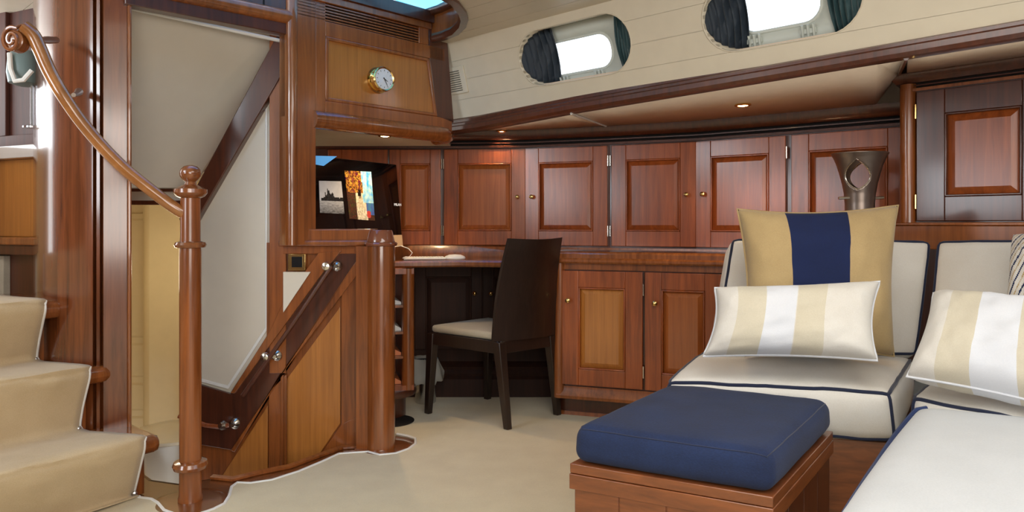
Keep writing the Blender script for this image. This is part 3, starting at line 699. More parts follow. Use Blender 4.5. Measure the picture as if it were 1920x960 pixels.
for y0, y1 in ((632, 410), (706, 642), (768, 716), (850, 778)):
    zz0, zz1 = df_.hit(270, y0)[1], df_.hit(270, y1)[1]
    MB().panel(df_, x0 + .02, x1 - .02, zz0, zz1, .020, .030, .012).build('panel', CORR, d_)
# toilet
tl = P(320, 810, 3.15); tb = V((tl.x, tl.y + .05, -.73))
t = thing('toilet', tb, 'cream toilet with closed lid in the compartment below the stairs', 'toilet')
zt = tl.z
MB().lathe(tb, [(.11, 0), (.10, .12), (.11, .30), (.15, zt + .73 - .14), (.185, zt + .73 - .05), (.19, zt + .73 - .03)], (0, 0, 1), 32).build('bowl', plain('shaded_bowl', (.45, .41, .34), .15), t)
MB().lathe(tb, [(.20, zt + .73 - .028), (.215, zt + .73 - .02), (.215, zt + .73 - .008), (.19, zt + .73), (.02, zt + .73 + .004)], (0, 0, 1), 36).build('lid', PORC, t)
MB().lathe(tb + V((0, .05, 0)), [(.02, .05), (.05, .1), (.05, .3), (.02, .32)], (0, 0, 1), 16).build('pipe', PORC, t)
l = bpy.data.lights.new('lower_cabin_fill', 'POINT'); l.energy = 4; l.color = (1, .86, .62); l.shadow_soft_size = .12  # unseen warm light added to brighten the lower cabin
o = bpy.data.objects.new('lower_cabin_fill', l); sc.collection.objects.link(o); o.location = (-1.75, 3.35, .75)
# going-down steps (mostly hidden by the floor edge)
st = thing('lower_stairs', (-1.2, 2.85, -.74), 'dark mahogany steps leading down behind the newel post', 'stairs')
for i, (xa, xb, z) in enumerate(((-.80, -.98, -.20), (-.98, -1.16, -.38), (-1.16, -1.36, -.56))):
    MB().prism([V((xa, 2.93, -.73)), V((xb, 2.82, -.73)), V((xb, 3.05, -.73)), V((xa, 3.05, -.73))], (0, 0, z + .73)).build('step', MAHD, st, bevel=.004)
# fascia closing the floor edge
struct(MB().sweep([(v.x, v.y) for v in fl], [(0, FZ), (-.012, FZ), (-.012, -.7), (0, -.7)]).build('trim_8', MAHD))
struct(MB().sweep([(v.x, v.y) for v in fl[:7]], [(.006, FZ), (-.014, FZ - .001), (-.02, FZ + .004), (-.02, FZ + .012), (.0, FZ + .016), (.012, FZ + .008)]).build('trim_9', MAH))

# ================================================================== clock bulkhead and beam
bk = struct(holder('wall_bulkhead'))
h = BK.hit
def bb(nm, u0, u1, v0, v1, n0, n1, mat, bevel=.002, par=bk): return MB().box(BK, u0, u1, v0, v1, n0, n1).build(nm, mat, par, bevel=bevel)
uS = h(590, 300)[0]; uE = BK.L - .0
zr1 = h(612, 190)[1]; zpan0 = h(612, 190)[1]; zpan1 = h(608, 68)[1]
zroll0 = h(592, 237)[1]; zroll = zroll0 + .03
ztop = 2.02
lab(bb('backing', -.0, uE - .02, zroll, ztop, -.04, -.004, MAH, 0), 'bulkhead body')
bb('stile', .045, uS, .87, ztop, -.05, .010, MAH)
pr = [BK.at(.0 + .05 * (1 - math.cos(math.pi * i / 10)) / 2 , .87, .030 * math.sin(math.pi * i / 10) + .002) for i in range(11)]
MB().prism(pr + [BK.at(.05, .87, -.05), BK.at(0, .87, -.05)], (0, 0, ztop - .87)).build('rounded_stile', MAHC, bk, ang=40)
bb('stile', uS, h(608, 130)[0], zroll, ztop, -.004, .010, MAH)
pu0, pu1 = h(608, 130)[0], h(812, 170)[0]
MB().prism([BK.at(pu0, zpan0, .0), BK.at(pu1 + .02, zpan0, 0), BK.at(pu1 - .03, zpan1, 0), BK.at(pu0, zpan1, 0)], -BK.n * .004).build('teak_panel', TEAK, bk)
m = MB(); w_ = .016
m.prism([BK.at(pu0, zpan0, .012), BK.at(pu0 + w_, zpan0, .012), BK.at(pu0 + w_, zpan1, .012), BK.at(pu0, zpan1, .012)], -BK.n * .014)
m.prism([BK.at(pu0, zpan0, .012), BK.at(pu1 + .02, zpan0, .012), BK.at(pu1 + .018, zpan0 + w_, .012), BK.at(pu0, zpan0 + w_, .012)], -BK.n * .014)
m.prism([BK.at(pu0, zpan1 - w_, .012), BK.at(pu1 - .028, zpan1 - w_, .012), BK.at(pu1 - .03, zpan1, .012), BK.at(pu0, zpan1, .012)], -BK.n * .014)
m.prism([BK.at(pu1 + .02 - w_, zpan0, .012), BK.at(pu1 + .02, zpan0, .012), BK.at(pu1 - .03, zpan1, .012), BK.at(pu1 - .03 - w_, zpan1, .012)], -BK.n * .014)
m.build('panel_moulding', MAH, bk, bevel=.004)
bb('lower_rail', pu0, uE, zroll - .0, zpan0, -.004, .011, MAH)
bb('upper_rail', pu0, uE - .05, zpan1, h(700, 62)[1], -.004, .011, MAH)
MB().prism([BK.at(pu1 + .02, zpan0, .011), BK.at(uE + .012, zpan0 - .02, .011), BK.at(uE - .045, ztop, .011), BK.at(pu1 - .04, ztop, .011), BK.at(pu1 - .03, zpan1, .011)], -BK.n * .03).build('stile', MAHD, bk, bevel=.002)
# louvred grille
gz0 = h(700, 62)[1]; gz1 = h(700, 30)[1]; gu0, gu1 = .10, h(783, 60)[0]
bb('slot_backing', gu0 - .2, gu1, gz0, gz1 + .02, -.004, .0, VOID, 0)
for i in range(6):
    z = gz0 + (gz1 - gz0) * (i + .25) / 6
    bb('slat', gu0 - .06, gu1, z, z + (gz1 - gz0) / 6 * .42, .0, .010, MAH, 0)
bb('grille_stile', gu1, gu1 + .06, gz0, gz1 + .005, 0, .012, MAH)
bb('cornice', 0, gu1 + .07, gz1, gz1 + .03, 0, .022, MAH); bb('cornice', 0, gu1 + .08, gz1 + .03, ztop, 0, .034, MAHD)
# round-nosed roll below
rp0 = [BK.at(uS - .01, zroll, .0), BK.at(uE - .08, zroll, .0)]
ends = [BK.at(uE - .04, zroll, -.004), BK.at(uE - .012, zroll, -.02), BK.at(uE + .0, zroll, -.06), BK.at(uE, zroll, -.12)]
MB().tube(rp0 + ends, .040, 20).build('roll_nosing', MAHC, bk, ang=60)
# ceiling of the alcove
q0 = [BK.at(uS, zroll0 + .012, .01), BK.at(uE - .06, zroll0 + .012, .01), V((*p2(845, 3.6), zroll0 + .012)), V((*p2(590, 3.62), zroll0 + .012))]
lab(MB().prism(q0, (0, 0, .012)).build('alcove_ceiling', CREAM, bk), 'cream ceiling of the monitor alcove')
bb('alcove_side', uS - .06, uS, .745, zroll, -.50, -.05, MAH)
q = V((*p2(722, 3.16), zroll0 + .010)); downlight(q, 'small warm downlight above the monitor', 12)
# beam over the stairwell
zb1 = BL_.hit(520, 62)[1]; 
def blb(nm, u0, u1, v0, v1, n0, n1, mat, b=.003): return MB().box(BL_, u0, u1, v0, v1, n0, n1).build(nm, mat, bk, bevel=b)
blb('beam', -.02, BL_.L + .002, zb1, ztop, -.05, .006, MAHD)
MB().tube([BL_.at(-.02, zb1 + .075, .0), BL_.at(BL_.L + .03, zb1 + .075, .0)], .03, 14).build('beam_bead', MAH, bk)
# brass clock
cu, cv = h(708, 151)
t = thing('clock', BK.at(cu, cv, .0), 'round brass ship clock with white dial on the bulkhead panel', 'clock')
ck = .088 * .62
MB().lathe(BK.at(cu, cv, .0), [(ck * 1.12, 0), (ck * 1.12, .006), (ck * .95, .008), (ck * .95, .040), (ck * 1.04, .042), (ck * 1.06, .050), (ck * .98, .056), (ck * .88, .052)], BK.n, 40).build('case', BRASS, t)
MB().lathe(BK.at(cu, cv, .050), [(ck * .88, 0), (ck * .88, .003)], BK.n, 36).build('dial', DIAL, t)
m = MB()
for i in range(12):
    a = math.pi * i / 6; dv = BK.u * math.sin(a) + BK.v * math.cos(a); c = BK.at(cu, cv, .0535)
    m.tube([c + dv * ck * .66, c + dv * ck * .78], .0012, 4)
m.build('hour_marks', BLACK, t)
c = BK.at(cu, cv, .0545)
for nm, a, ln in (('hour_hand', math.radians(118), .40), ('minute_hand', math.radians(150), .62)):
    dv = BK.u * math.sin(a) + BK.v * math.cos(a); MB().tube([c - dv * ck * .12, c + dv * ck * ln], [.0022, .0010], 6).build(nm, BLACK, t)
MB().lathe(BK.at(cu + ck * 1.1, cv + 0, .03), [(.006, 0), (.006, .012), (.001, .014)], BK.u, 10).build('hinge', BRASS, t)
MB().lathe(BK.at(cu - ck * 1.0, cv + .01, .035), [(.010, 0), (.010, .006), (.001, .010)], -BK.u + BK.n, 12).build('winding_knob', BRASS, t)

# ================================================================== monitor and desk things
mA, mB = p2(560, 2.86), p2(757, 3.42)
mu = (V((mB[0], mB[1], 0)) - V((mA[0], mA[1], 0))).normalized(); mn = mu.cross(V((0, 0, 1)))
MN = Fr(mA, mB, v=tuple(-mn * .10 + V((0, 0, 1))), z=.775)
t = thing('monitor', MN.at(MN.L / 2, 0, -.08) , 'large black desktop computer screen with gold chin in the alcove', 'monitor')
mv1 = MN.hit(750, 309)[1]; mv0 = MN.hit(772, 461)[1]; mvc = MN.hit(772, 440)[1]; ur = MN.L
MB().box(MN, -.0, ur, mv0, mv1, -.028, 0).build('housing', BLACK, t, bevel=.006)
MB().box(MN, .004, ur - .004, mvc, mv1 - .004, 0, .0015).build('screen', SCREEN, t)
MB().box(MN, .0, ur, mv0, mvc, 0, .0018).build('chin', GOLDAL, t, bevel=.001)
MB().prism([MN.at(ur / 2 - .09, mv0 + .05, -.03), MN.at(ur / 2 + .09, mv0 + .05, -.03), V((*MN.at(ur / 2 + .09, 0, -.06).xy, .775)), V((*MN.at(ur / 2 - .09, 0, -.06).xy, .775))], MN.n * -.006).build('stand_neck', STEEL, t)
b_ = MN.at(ur / 2, 0, -.05); MB().prism([V((*(b_ + mu * s1 * .1 + mn * s2 * .09).xy, .772)) for s1, s2 in ((-1, -1), (1, -1), (1, 1), (-1, 1))], (0, 0, .006)).build('stand_foot', STEEL, t)
def picture(px, colf, nu, nv, label):
    fr = MN; q = [fr.at(*fr.hit(x, y, .003), .003) for x, y in px]   # BL BR TR TL
    me = bpy.data.meshes.new('picture'); vs, fs = [], []
    org = V(t.location)
    for j in range(nv + 1):
        for i in range(nu + 1):
            a, b = i / nu, j / nv; vs.append(q[0].lerp(q[1], a).lerp(q[3].lerp(q[2], a), b) - org)
    for j in range(nv):
        for i in range(nu): k = j * (nu + 1) + i; fs.append((k, k + 1, k + nu + 2, k + nu + 1))
    me.from_pydata(vs, [], fs); ca = me.color_attributes.new('Col', 'FLOAT_COLOR', 'CORNER'); k = 0
    for j in range(nv):
        for i in range(nu):
            c = colf((i + .5) / nu, (j + .5) / nv)
            for _ in range(4): ca.data[k].color = (*c, 1); k += 1
    me.materials.append(PICT); o = bpy.data.objects.new('picture', me); sc.collection.objects.link(o); o.parent = t; o['label'] = label
def n3(a, b, s, k=0): return noise.fractal(V((a * s, b * s, k)), 1, 2, 4)
def col_castle(a, b):
    if b < .38: g = .12 + .22 * b / .38 + .12 * n3(a * 2, b * 6, 5); return (g, g, g)
    skyl = .38 + .10 + .10 * abs(n3(a, 0, 9, 3)) + (.14 if .22 < a < .6 else 0) * (.7 + .3 * math.sin(a * 60)) + (.12 if abs(a - .38) < .04 else 0)
    if b < skyl and a > .05: g = .012 + .03 * abs(n3(a, b, 14)); return (g, g, g)
    g = .22 + .22 * (1 - abs(b - .6)) + .05 * n3(a, b, 3); return (g, g, g * 1.02)
def col_city(a, b):
    n_ = n3(a, b, 9, 7); n2_ = n3(a, b, 22, 2)
    if b > .55 and a < .62 - .1 * (b - .6): 
        c = (.30 + .5 * n_, .13 + .35 * n_, .02 + .05 * abs(n_)) if n2_ > -.12 else (.08, .03, .01)
    elif a > .6 and b > .35: c = (.25 + .3 * n_, .48 + .25 * n_, .62 + .2 * n2_)
    elif a > .72 and b > .12: c = (.05, .14 + .1 * n_, .30)
    elif .33 < a < .75 and b < .6: c = (.55 + .4 * n2_, .48 + .35 * n2_, .34 + .3 * n2_)
    else: c = (.03 + .1 * abs(n2_), .02 + .03 * abs(n_), .015)
    if (a - .48) ** 2 + ((b - .53) * .6) ** 2 < .0035: c = (.01, .008, .006)
    if .40 < a < .60 and .25 < b < .48: c = tuple(x * .55 + .18 * y for x, y in zip(c, (1, .8, .5)))
    if (a - .78) ** 2 + (b - .12) ** 2 < .006: c = (.45, .05, .04)
    return tuple(max(.002, x) for x in c)
picture([(600, 399), (646, 401), (640, 340), (598, 339)], col_castle, 30, 34, 'grey photograph of a building across a field')
picture([(655, 410), (703, 414), (696, 322), (646, 320)], col_city, 34, 62, 'colourful photograph of a crowd on the screen')
MB().poly(MN, [(590, 292), (632, 293), (607, 311), (590, 308)], .0015, .0025).build('sky_reflection', plain('reflection_blue', (.12, .42, .85), .3, emis=.5), t)  # glowing blue quad paints the skylight's reflection onto the screen
m = MB()
for i, ch in enumerate(('|\\/|', '|', '|_', '/\\', '|\\|')): pass
# white caption on the screen
tcv = bpy.data.curves.new('caption', 'FONT'); tcv.body = 'MILAN'; tcv.size = .020; tcv.extrude = .0002; tcv.align_x = 'CENTER'
tcv.materials.append(plain('caption_white', (.8, .8, .8), .5, emis=.6))
tmp_ = bpy.data.objects.new('tmp', tcv); sc.collection.objects.link(tmp_)
to = bpy.data.objects.new('caption', bpy.data.meshes.new_from_object(tmp_)); sc.collection.objects.link(to); bpy.data.objects.remove(tmp_)
from mathutils import Matrix
cuv = MN.hit(746, 386, .003); pos = MN.at(*cuv, .003) - V(t.location)
mt_ = Matrix((MN.u, MN.v, MN.n)).transposed().to_4x4(); mt_.translation = pos; to.matrix_local = mt_; to.parent = t
# keyboard, mouse, cable
kb = Fr(p2(752, 3.30), p2(832, 3.46))
def flat(name, fr, u0, u1, n0, n1, z0, z1, mat, par=None, bevel=.002): return MB().box(fr, u0, u1, z0, z1, n0, n1).build(name, mat, par, bevel=bevel)
kx = Fr(p2(757, 3.33), p2(828, 3.36))
t = thing('keyboard', kx.at(kx.L / 2, .776, -.05), 'slim white keyboard lying on the desk below the monitor', 'keyboard')
flat('base', kx, 0, kx.L + .02, -.10, .02, .775, .784, PAPER, t)
m = MB()
for j in range(5):
    for i in range(14): m.box(kx, .008 + i * .0145, .008 + i * .0145 + .012, .784, .787, -.092 + j * .021, -.092 + j * .021 + .017)
m.build('keys', TRIMW, t)['kind'] = 'stuff'
q = V((*p2(853, 3.36), .775))
t = MB().lathe(q, [(.030, .0), (.033, .006), (.030, .016), (.018, .024), (.002, .026)], (0, 0, 1), 20, sx=1.7).build('mouse', TRIMW)
tag(t, 'white computer mouse on the desk right of the keyboard', 'mouse')
cabp = [P(738, 463, 3.35), P(752, 461, 3.3), P(766, 466, 3.28), P(773, 474, 3.27), P(768, 481, 3.27), P(755, 484, 3.28)]
cabp = [V((p.x, p.y, max(p.z, .778))) for p in cabp]
fine = []
for i in range(len(cabp) - 1):
    for s_ in (0, .33, .66): fine.append(cabp[i].lerp(cabp[i + 1], s_))
tag(MB().tube(fine + [cabp[-1]], .0022, 6).build('cable', TRIMW), 'thin white cable looping beside the monitor chin', 'cable')

# ================================================================== column
cb = PZ(714, 838, 0); cb.z = 0
t = thing('column', cb, 'round glossy mahogany column with flared cap at the end of the half wall', 'column')
sc_ = cb.y / K / 1200
MB().lathe(cb, [(.0615, .0), (.0615, .008), (.0605, .012), (.0605, .885)], (0, 0, 1), 48).build('shaft', MAHC, t)
MB().lathe(cb + V((0, 0, .865)), [(.064, 0), (.070, .004), (.072, .010), (.068, .016), (.060, .018), (.050, .064), (.046, .069), (.030, .071)], (0, 0, 1), 48).build('cap', plain('cap_gloss', (.22, .07, .035), .12, coat=1), t)
MB().lathe(cb + V((.02, -.01, 0)), [(.128, -.012), (.128, -.001), (.124, .0015), (.10, .002)], (0, 0, 1), 48).build('base_disc', MAHC, t)
MB().prism([cb + V(q) for q in ((-.02, .02, 0), (-.02, -.035, 0), (-.10, -.03, 0), (-.10, .03, 0))], (0, 0, .865)).build('fillet', MAH, t)

# ================================================================== newel post and curved handrail
nb = PZ(357, 938, 0); nb.z = .0
s1 = nb.y / K / 1200
def zz(y): return CZ - (y - HY) * s1
t = thing('newel_post', nb, 'round wooden newel post with ball finial at the stairwell edge', 'post')
R_ = 19.2 * s1
MB().lathe(nb, [(R_ * 1.12, 0), (R_ * 1.12, .012), (R_ * 1.03, .02), (R_, zz(885)), (R_, zz(860)), (R_, zz(478)), (R_ * .98, zz(464)), (R_ * .92, zz(445)), (R_ * .90, zz(366))], (0, 0, 1), 40).build('shaft', MAH, t)
def ring(y, rr, h_, nm):
    c = nb + V((0, 0, zz(y))); MB().lathe(c, [(rr * .7, -h_ * 1.1), (rr * .92, -h_ * .8), (rr, 0), (rr * .92, h_ * .8), (rr * .7, h_ * 1.1)], (0, 0, 1), 40).build(nm, MAHC, t)
ring(871, 31.5 * s1, 8 * s1, 'collar'); ring(459, 28.5 * s1, 6 * s1, 'collar')
MB().lathe(nb, [(17 * s1, zz(372)), (25 * s1, zz(368)), (29.5 * s1, zz(362)), (29 * s1, zz(355)), (20 * s1, zz(350)), (11 * s1, zz(346)), (9.5 * s1, zz(341)), (14 * s1, zz(337)), (18 * s1, zz(331)), (19 * s1, zz(325)), (17.5 * s1, zz(318)), (12 * s1, zz(312)), (5 * s1, zz(309.5)), (.0005, zz(309))], (0, 0, 1), 36).build('finial', MAHC, t)
MB().lathe(nb + V((.0, -.02, 0)), [(.135, -.012), (.135, -.002), (.13, .001), (.1, .002)], (0, 0, 1), 48).build('base_disc', FLOORW, t)
rail = [(44, 50, 2.06), (62, 66, 2.07), (76, 95, 2.08), (92, 132, 2.09), (118, 178, 2.10), (150, 225, 2.12), (190, 273, 2.14), (235, 318, 2.16), (285, 358, 2.18), (325, 388, 2.20), (345, 400, 2.215)]
pr = [P(*q) for q in rail]
def smooth(pts, k=5):
    out = []
    for i in range(len(pts) - 1):
        p0, p1, p2_, p3 = pts[max(0, i - 1)], pts[i], pts[i + 1], pts[min(len(pts) - 1, i + 2)]
        for j in range(k):
            s = j / k; out.append(.5 * ((2 * p1) + (p2_ - p0) * s + (2 * p0 - 5 * p1 + 4 * p2_ - p3) * s * s + (-p0 + 3 * p1 - 3 * p2_ + p3) * s ** 3))
    return out + [pts[-1]]
t = thing('stair_handrail', pr[6], 'sweeping varnished wooden handrail with scroll end, fixed to newel and pillar', 'handrail')
sm = smooth(pr)
MB().tube(sm, [.0205 + .002 * (1 - i / len(sm)) for i in range(len(sm))], 14).build('rail', wood('rail_wood', (.20, .07, .018), (.42, .17, .05), rough=.2, coat=1, crough=.05, grain=(8, 8, 8)), t)
scc = P(30, 78, 2.06)
MB().lathe(scc + V((0, .022, 0)), [(.028, 0), (.034, .004), (.034, .038), (.028, .042)], (0, -1, 0), 28).build('scroll', MAHC, t)
sp = []
for i in range(40):
    a = math.radians(60 + i * 17); r = .037 - .032 * i / 40; sp.append(scc + V((math.cos(a) * r * .8, -.022, math.sin(a) * r * 1.15)))
MB().tube([P(50, 54, 2.055), P(40, 48, 2.055)] + sp, .006, 8).build('scroll_bead', MAHC, t)
MB().tube([P(70, 76, 2.08), P(88, 75, 2.18), P(105, 75, 2.29)], [.008, .013, .012], 10).build('bracket', VASEM, t)
MB().tube([P(138, 178, 2.11), P(144, 176, 2.2), P(148, 172, 2.28)], [.007, .009, .014], 10).build('bracket', VASEM, t)

# ================================================================== left pillar (rounded bulkhead end)
pp_ = [p2(245, 2.80), p2(245, 2.36), p2(238, 2.345), p2(194, 2.315), p2(190, 2.33), p2(187, 2.312), p2(181, 2.312), p2(178, 2.325), p2(174, 2.305)]
c0, c1 = V((*p2(168, 2.305), 0)), V((*p2(64, 2.52), 0))
arc = []
for i in range(15):
    a = i / 14; b = c0.lerp(c1, a); nn = V((-(c1 - c0).y, (c1 - c0).x, 0)).normalized()
    nn = nn if nn.y < 0 else -nn
    arc.append((b.x + nn.x * .045 * math.sin(math.pi * a), b.y + nn.y * .045 * math.sin(math.pi * a)))
full = pp_ + arc + [p2(62, 2.60), p2(66, 2.9)]
pillar = struct(MB().prism([V((x, y, -.35)) for x, y in full], (0, 0, 2.35)).build('wall_pillar', wood('mahogany_pillar', (.055, .014, .004), (.22, .062, .018), rough=.25, coat=1, crough=.12), ang=30))
a = BL_.at(0, 0, 0); 
MB().tube([V((*p2(243, 2.345), -.02)), V((*p2(243, 2.345), 2.0))], .007, 8).build('edge_bead', MAHC, pillar)

# ================================================================== main stairs (up to the left)
zs = [0, .22, .45, .68, .92]
Nn = [None, PZ(268, 822, .22), PZ(165, 690, .45), PZ(82, 566, .68)]
Ff = [None, PZ(250, 929, 0), PZ(145, 808, .22), PZ(65, 678, .45), PZ(-5, 556, .68)]
t = thing('staircase', (Ff[2].x, Ff[2].y, 0), 'mahogany staircase rising left beside the tall pillar', 'stairs')
for k in (1, 2, 3):
    e0 = (.068, .099, .073)[k - 1]
    a, b = Nn[k] + ad_ * e0, Nn[k] - ad_ * 1.3
    bk0, bk1 = Ff[k + 1] + ad_ * (.19, .17, .14)[k - 1], Ff[k + 1] - ad_ * 1.3
    sh = V((-.12, .09, 0))
    pts = [a, b, bk1 + sh, bk0 + sh]
    pts = [V((p.x, p.y, zs[k] - .066)) for p in pts]
    MB().prism(pts, (0, 0, .064)).build('tread', MAHC, t, bevel=.026)
    f = Ff[k]; a, b = f + ad_ * (e0 - .03), f - ad_ * 1.3; sh2 = V((-.30, .2, 0))
    pts = [V((p.x, p.y, zs[k - 1] - .004)) for p in (a, b, b + sh2, a + sh2)]
    MB().prism(pts, (0, 0, zs[k] - zs[k - 1] - .062)).build('riser', MAH, t)
# fabric runner
def runner_profile():
    pr = [Ff[1] + V((.03, -.02, .004)), Ff[1] + V((0, 0, .004))]
    for k in (1, 2, 3):
        f, n = Ff[k], Nn[k]
        pr.append(V((*f.lerp(n, .30).xy, zs[k - 1] + .06))); pr.append(V((*f.lerp(n, .75).xy, zs[k] - .085)))
        pr.append(V((*f.lerp(n, 1.05).xy, zs[k] - .035))); pr.append(V((*f.lerp(n, 1.06).xy, zs[k] - .008))); pr.append(V((*f.lerp(n, .92).xy, zs[k] + .006)))
        g_ = Ff[k + 1]; pr.append(V((*n.lerp(g_, .5).xy, zs[k] + .004))); pr.append(V((*n.lerp(g_, .93).xy, zs[k] + .005))); 
    pr.append(Ff[4] + V((0, 0, .03))); pr.append(Ff[4] + V((-.0, .0, .16)))
    return pr
rpf = runner_profile(); dense = smooth(rpf, 3)
m = MB(); nu = 44; vs = []
nrm = V((ad_.y, -ad_.x, 0))
for i in range(nu + 1):
    for j, p in enumerate(dense):
        s = 1.35 * i / nu; q = p - ad_ * s
        wv = noise.noise(V((s * 5, j * .35, 0))) * .016 * min(1, s * 9) + noise.noise(V((s * 11 + j * .6, j * .8, 4))) * .009 * min(1, s * 9)
        vs.append(q + nrm * (abs(wv) + .004 + .010 * min(1, s * 9)) + V((0, 0, abs(wv) * .5 + .002)))
nd = len(dense)
m.add(vs, [(i * nd + j, (i + 1) * nd + j, (i + 1) * nd + j + 1, i * nd + j + 1) for i in range(nu) for j in range(nd - 1)])
rn = m.build('stair_runner', RUNNER, ang=80, solid=.004)
tag(rn, 'beige fabric runner with white edging draped down the staircase', 'runner')
MB().tube([p + nrm * .004 for p in dense], .0055, 8).build('edging', TRIMW, rn)
for k in (1, 2, 3, ):
    MB().lathe(Ff[k] + V((.01, -.012, zs[k - 1] * 0 + .012)), [(.009, 0), (.009, .006), (.004, .010), (.001, .011)], nrm, 12).build('stud', STEEL, rn)

# ================================================================== deckhouse seen at far left
dh = struct(holder('wall_deckhouse'))
DH = Fr(p2(-220, 3.2), p2(140, 2.62))
def dd(nm, v0, v1, n0, n1, mat, x0=-220, x1=140, b=.003):
    u0, u1 = DH.hit(x0, 400)[0], DH.hit(x1, 400)[0]; y = lambda p: DH.hit(50, p)[1]
    return MB().box(DH, u0, u1, y(v1), y(v0), n0, n1).build(nm, mat, dh, bevel=b)
DKM = wood('deckhouse_wood', (.03, .007, .004), (.09, .02, .009), rough=.6, coat=0)
dd('upper_panel', -40, 275, -.05, -.01, DKM); dd('ledge', 275, 298, -.05, .05, STEEL if False else plain('ledge_highlight', (.55, .50, .48), .15, coat=1)); dd('teak_panel', 298, 444, -.05, 0, TEAK)  # pale ledge colour paints in the bright highlight on the moulding
dd('shelf', 444, 458, -.05, .10, MAHC, b=.006); dd('shelf_face', 458, 476, -.05, .08, MAHD); dd('lower_face', 476, 640, -.05, .0, MAHD)
dd('frame_rail', 252, 275, -.01, .008, DKM); dd('frame_stile', -40, 252, -.01, .008, DKM, x0=2, x1=14)
lab(dd('carpet_face', 480, 640, .0, .03, fabric('beige_felt', (.45, .38, .28)), x1=20), 'beige carpeted riser face')
# wrapped fitting behind the rail scroll
fo = P(40, 130, 2.5)
t = thing('wall_fitting', fo - V((0, 0, .25)), 'grey and white rounded fitting on a thin steel post behind the handrail scroll', 'fitting')
m = MB(); ring_ = []
nu = 20
for i in range(nu):
    a = 2 * math.pi * i / nu; ring_.append((math.cos(a), math.sin(a)))
m.lathe(P(46, 162, 2.5), [(.02, 0), (.055, .01), (.062, .05), (.058, .10), (.045, .135), (.02, .14)], (0, 0, 1), 24, sx=.95).build('body', GREYG, t, ang=60)
MB().tube([P(18, 100, 2.44), P(20, 130, 2.43), P(28, 152, 2.42), P(44, 150, 2.41), P(60, 132, 2.42)], .009, 8).build('white_band', TRIMW, t)
MB().tube([P(60, 158, 2.5), P(60, 236, 2.5)], .007, 8).build('post', STEEL, t)
MB().lathe(P(58, 240, 2.5), [(.028, 0), (.028, .006), (.010, .012)], (0, 0, 1), 20).build('flange', STEEL, t)

# ================================================================== chair
ft = {'rn': P(952, 806, 2.985), 'rr': P(1045, 779, 3.21), 'fn': P(803, 776, 3.235), 'ff': P(914, 749, 3.50)}
for k in ft: ft[k].z = .003
ctr = sum(ft.values(), V((0, 0, 0))) / 4
t = thing('desk_chair', (ctr.x, ctr.y, 0), 'dark wenge desk chair with beige seat pad at the desk', 'chair')
tp = {'rn': P(936, 636, 2.96), 'rr': P(1031, 620, 3.14), 'fn': P(812, 612, 3.20), 'ff': P(916, 612, 3.46)}
for k in tp: tp[k].z = .415
for k in ft:
    a, b = tp[k], ft[k]; m = MB(); vs = []
    for p, r in ((a, .021), (b, .0135)):
        for dx, dy in ((-1, -1), (1, -1), (1, 1), (-1, 1)):
            d1 = (tp['rr'] - tp['rn']).normalized() * dx * r; d2 = (tp['fn'] - tp['rn']).normalized() * -dy * r; vs.append(p + d1 + d2)
    m.add(vs, [(0, 1, 2, 3), (7, 6, 5, 4)] + [(i, i + 4, (i + 1) % 4 + 4, (i + 1) % 4) for i in range(4)])
    m.build('leg', WENGE, t, bevel=.003)
def lv(p, z): return V((p.x, p.y, z))
order = ['fn', 'rn', 'rr', 'ff']
m = MB()
for i in range(4):
    a, b = tp[order[i]], tp[order[(i + 1) % 4]]; nn = (b - a).cross(V((0, 0, 1))).normalized()
    m.prism([lv(a, .36) + nn * .012, lv(b, .36) + nn * .012, lv(b, .36) - nn * .012, lv(a, .36) - nn * .012], (0, 0, .058))
m.build('seat_frame', WENGE, t, bevel=.002)
cs = [lv(tp[k].lerp(ctr, -.03), .42) for k in order]
bk_ = (tp['fn'] - tp['rn']).normalized() * .035
cs[1] = cs[1] + lv(bk_, 0); cs[2] = cs[2] + lv(bk_, 0)
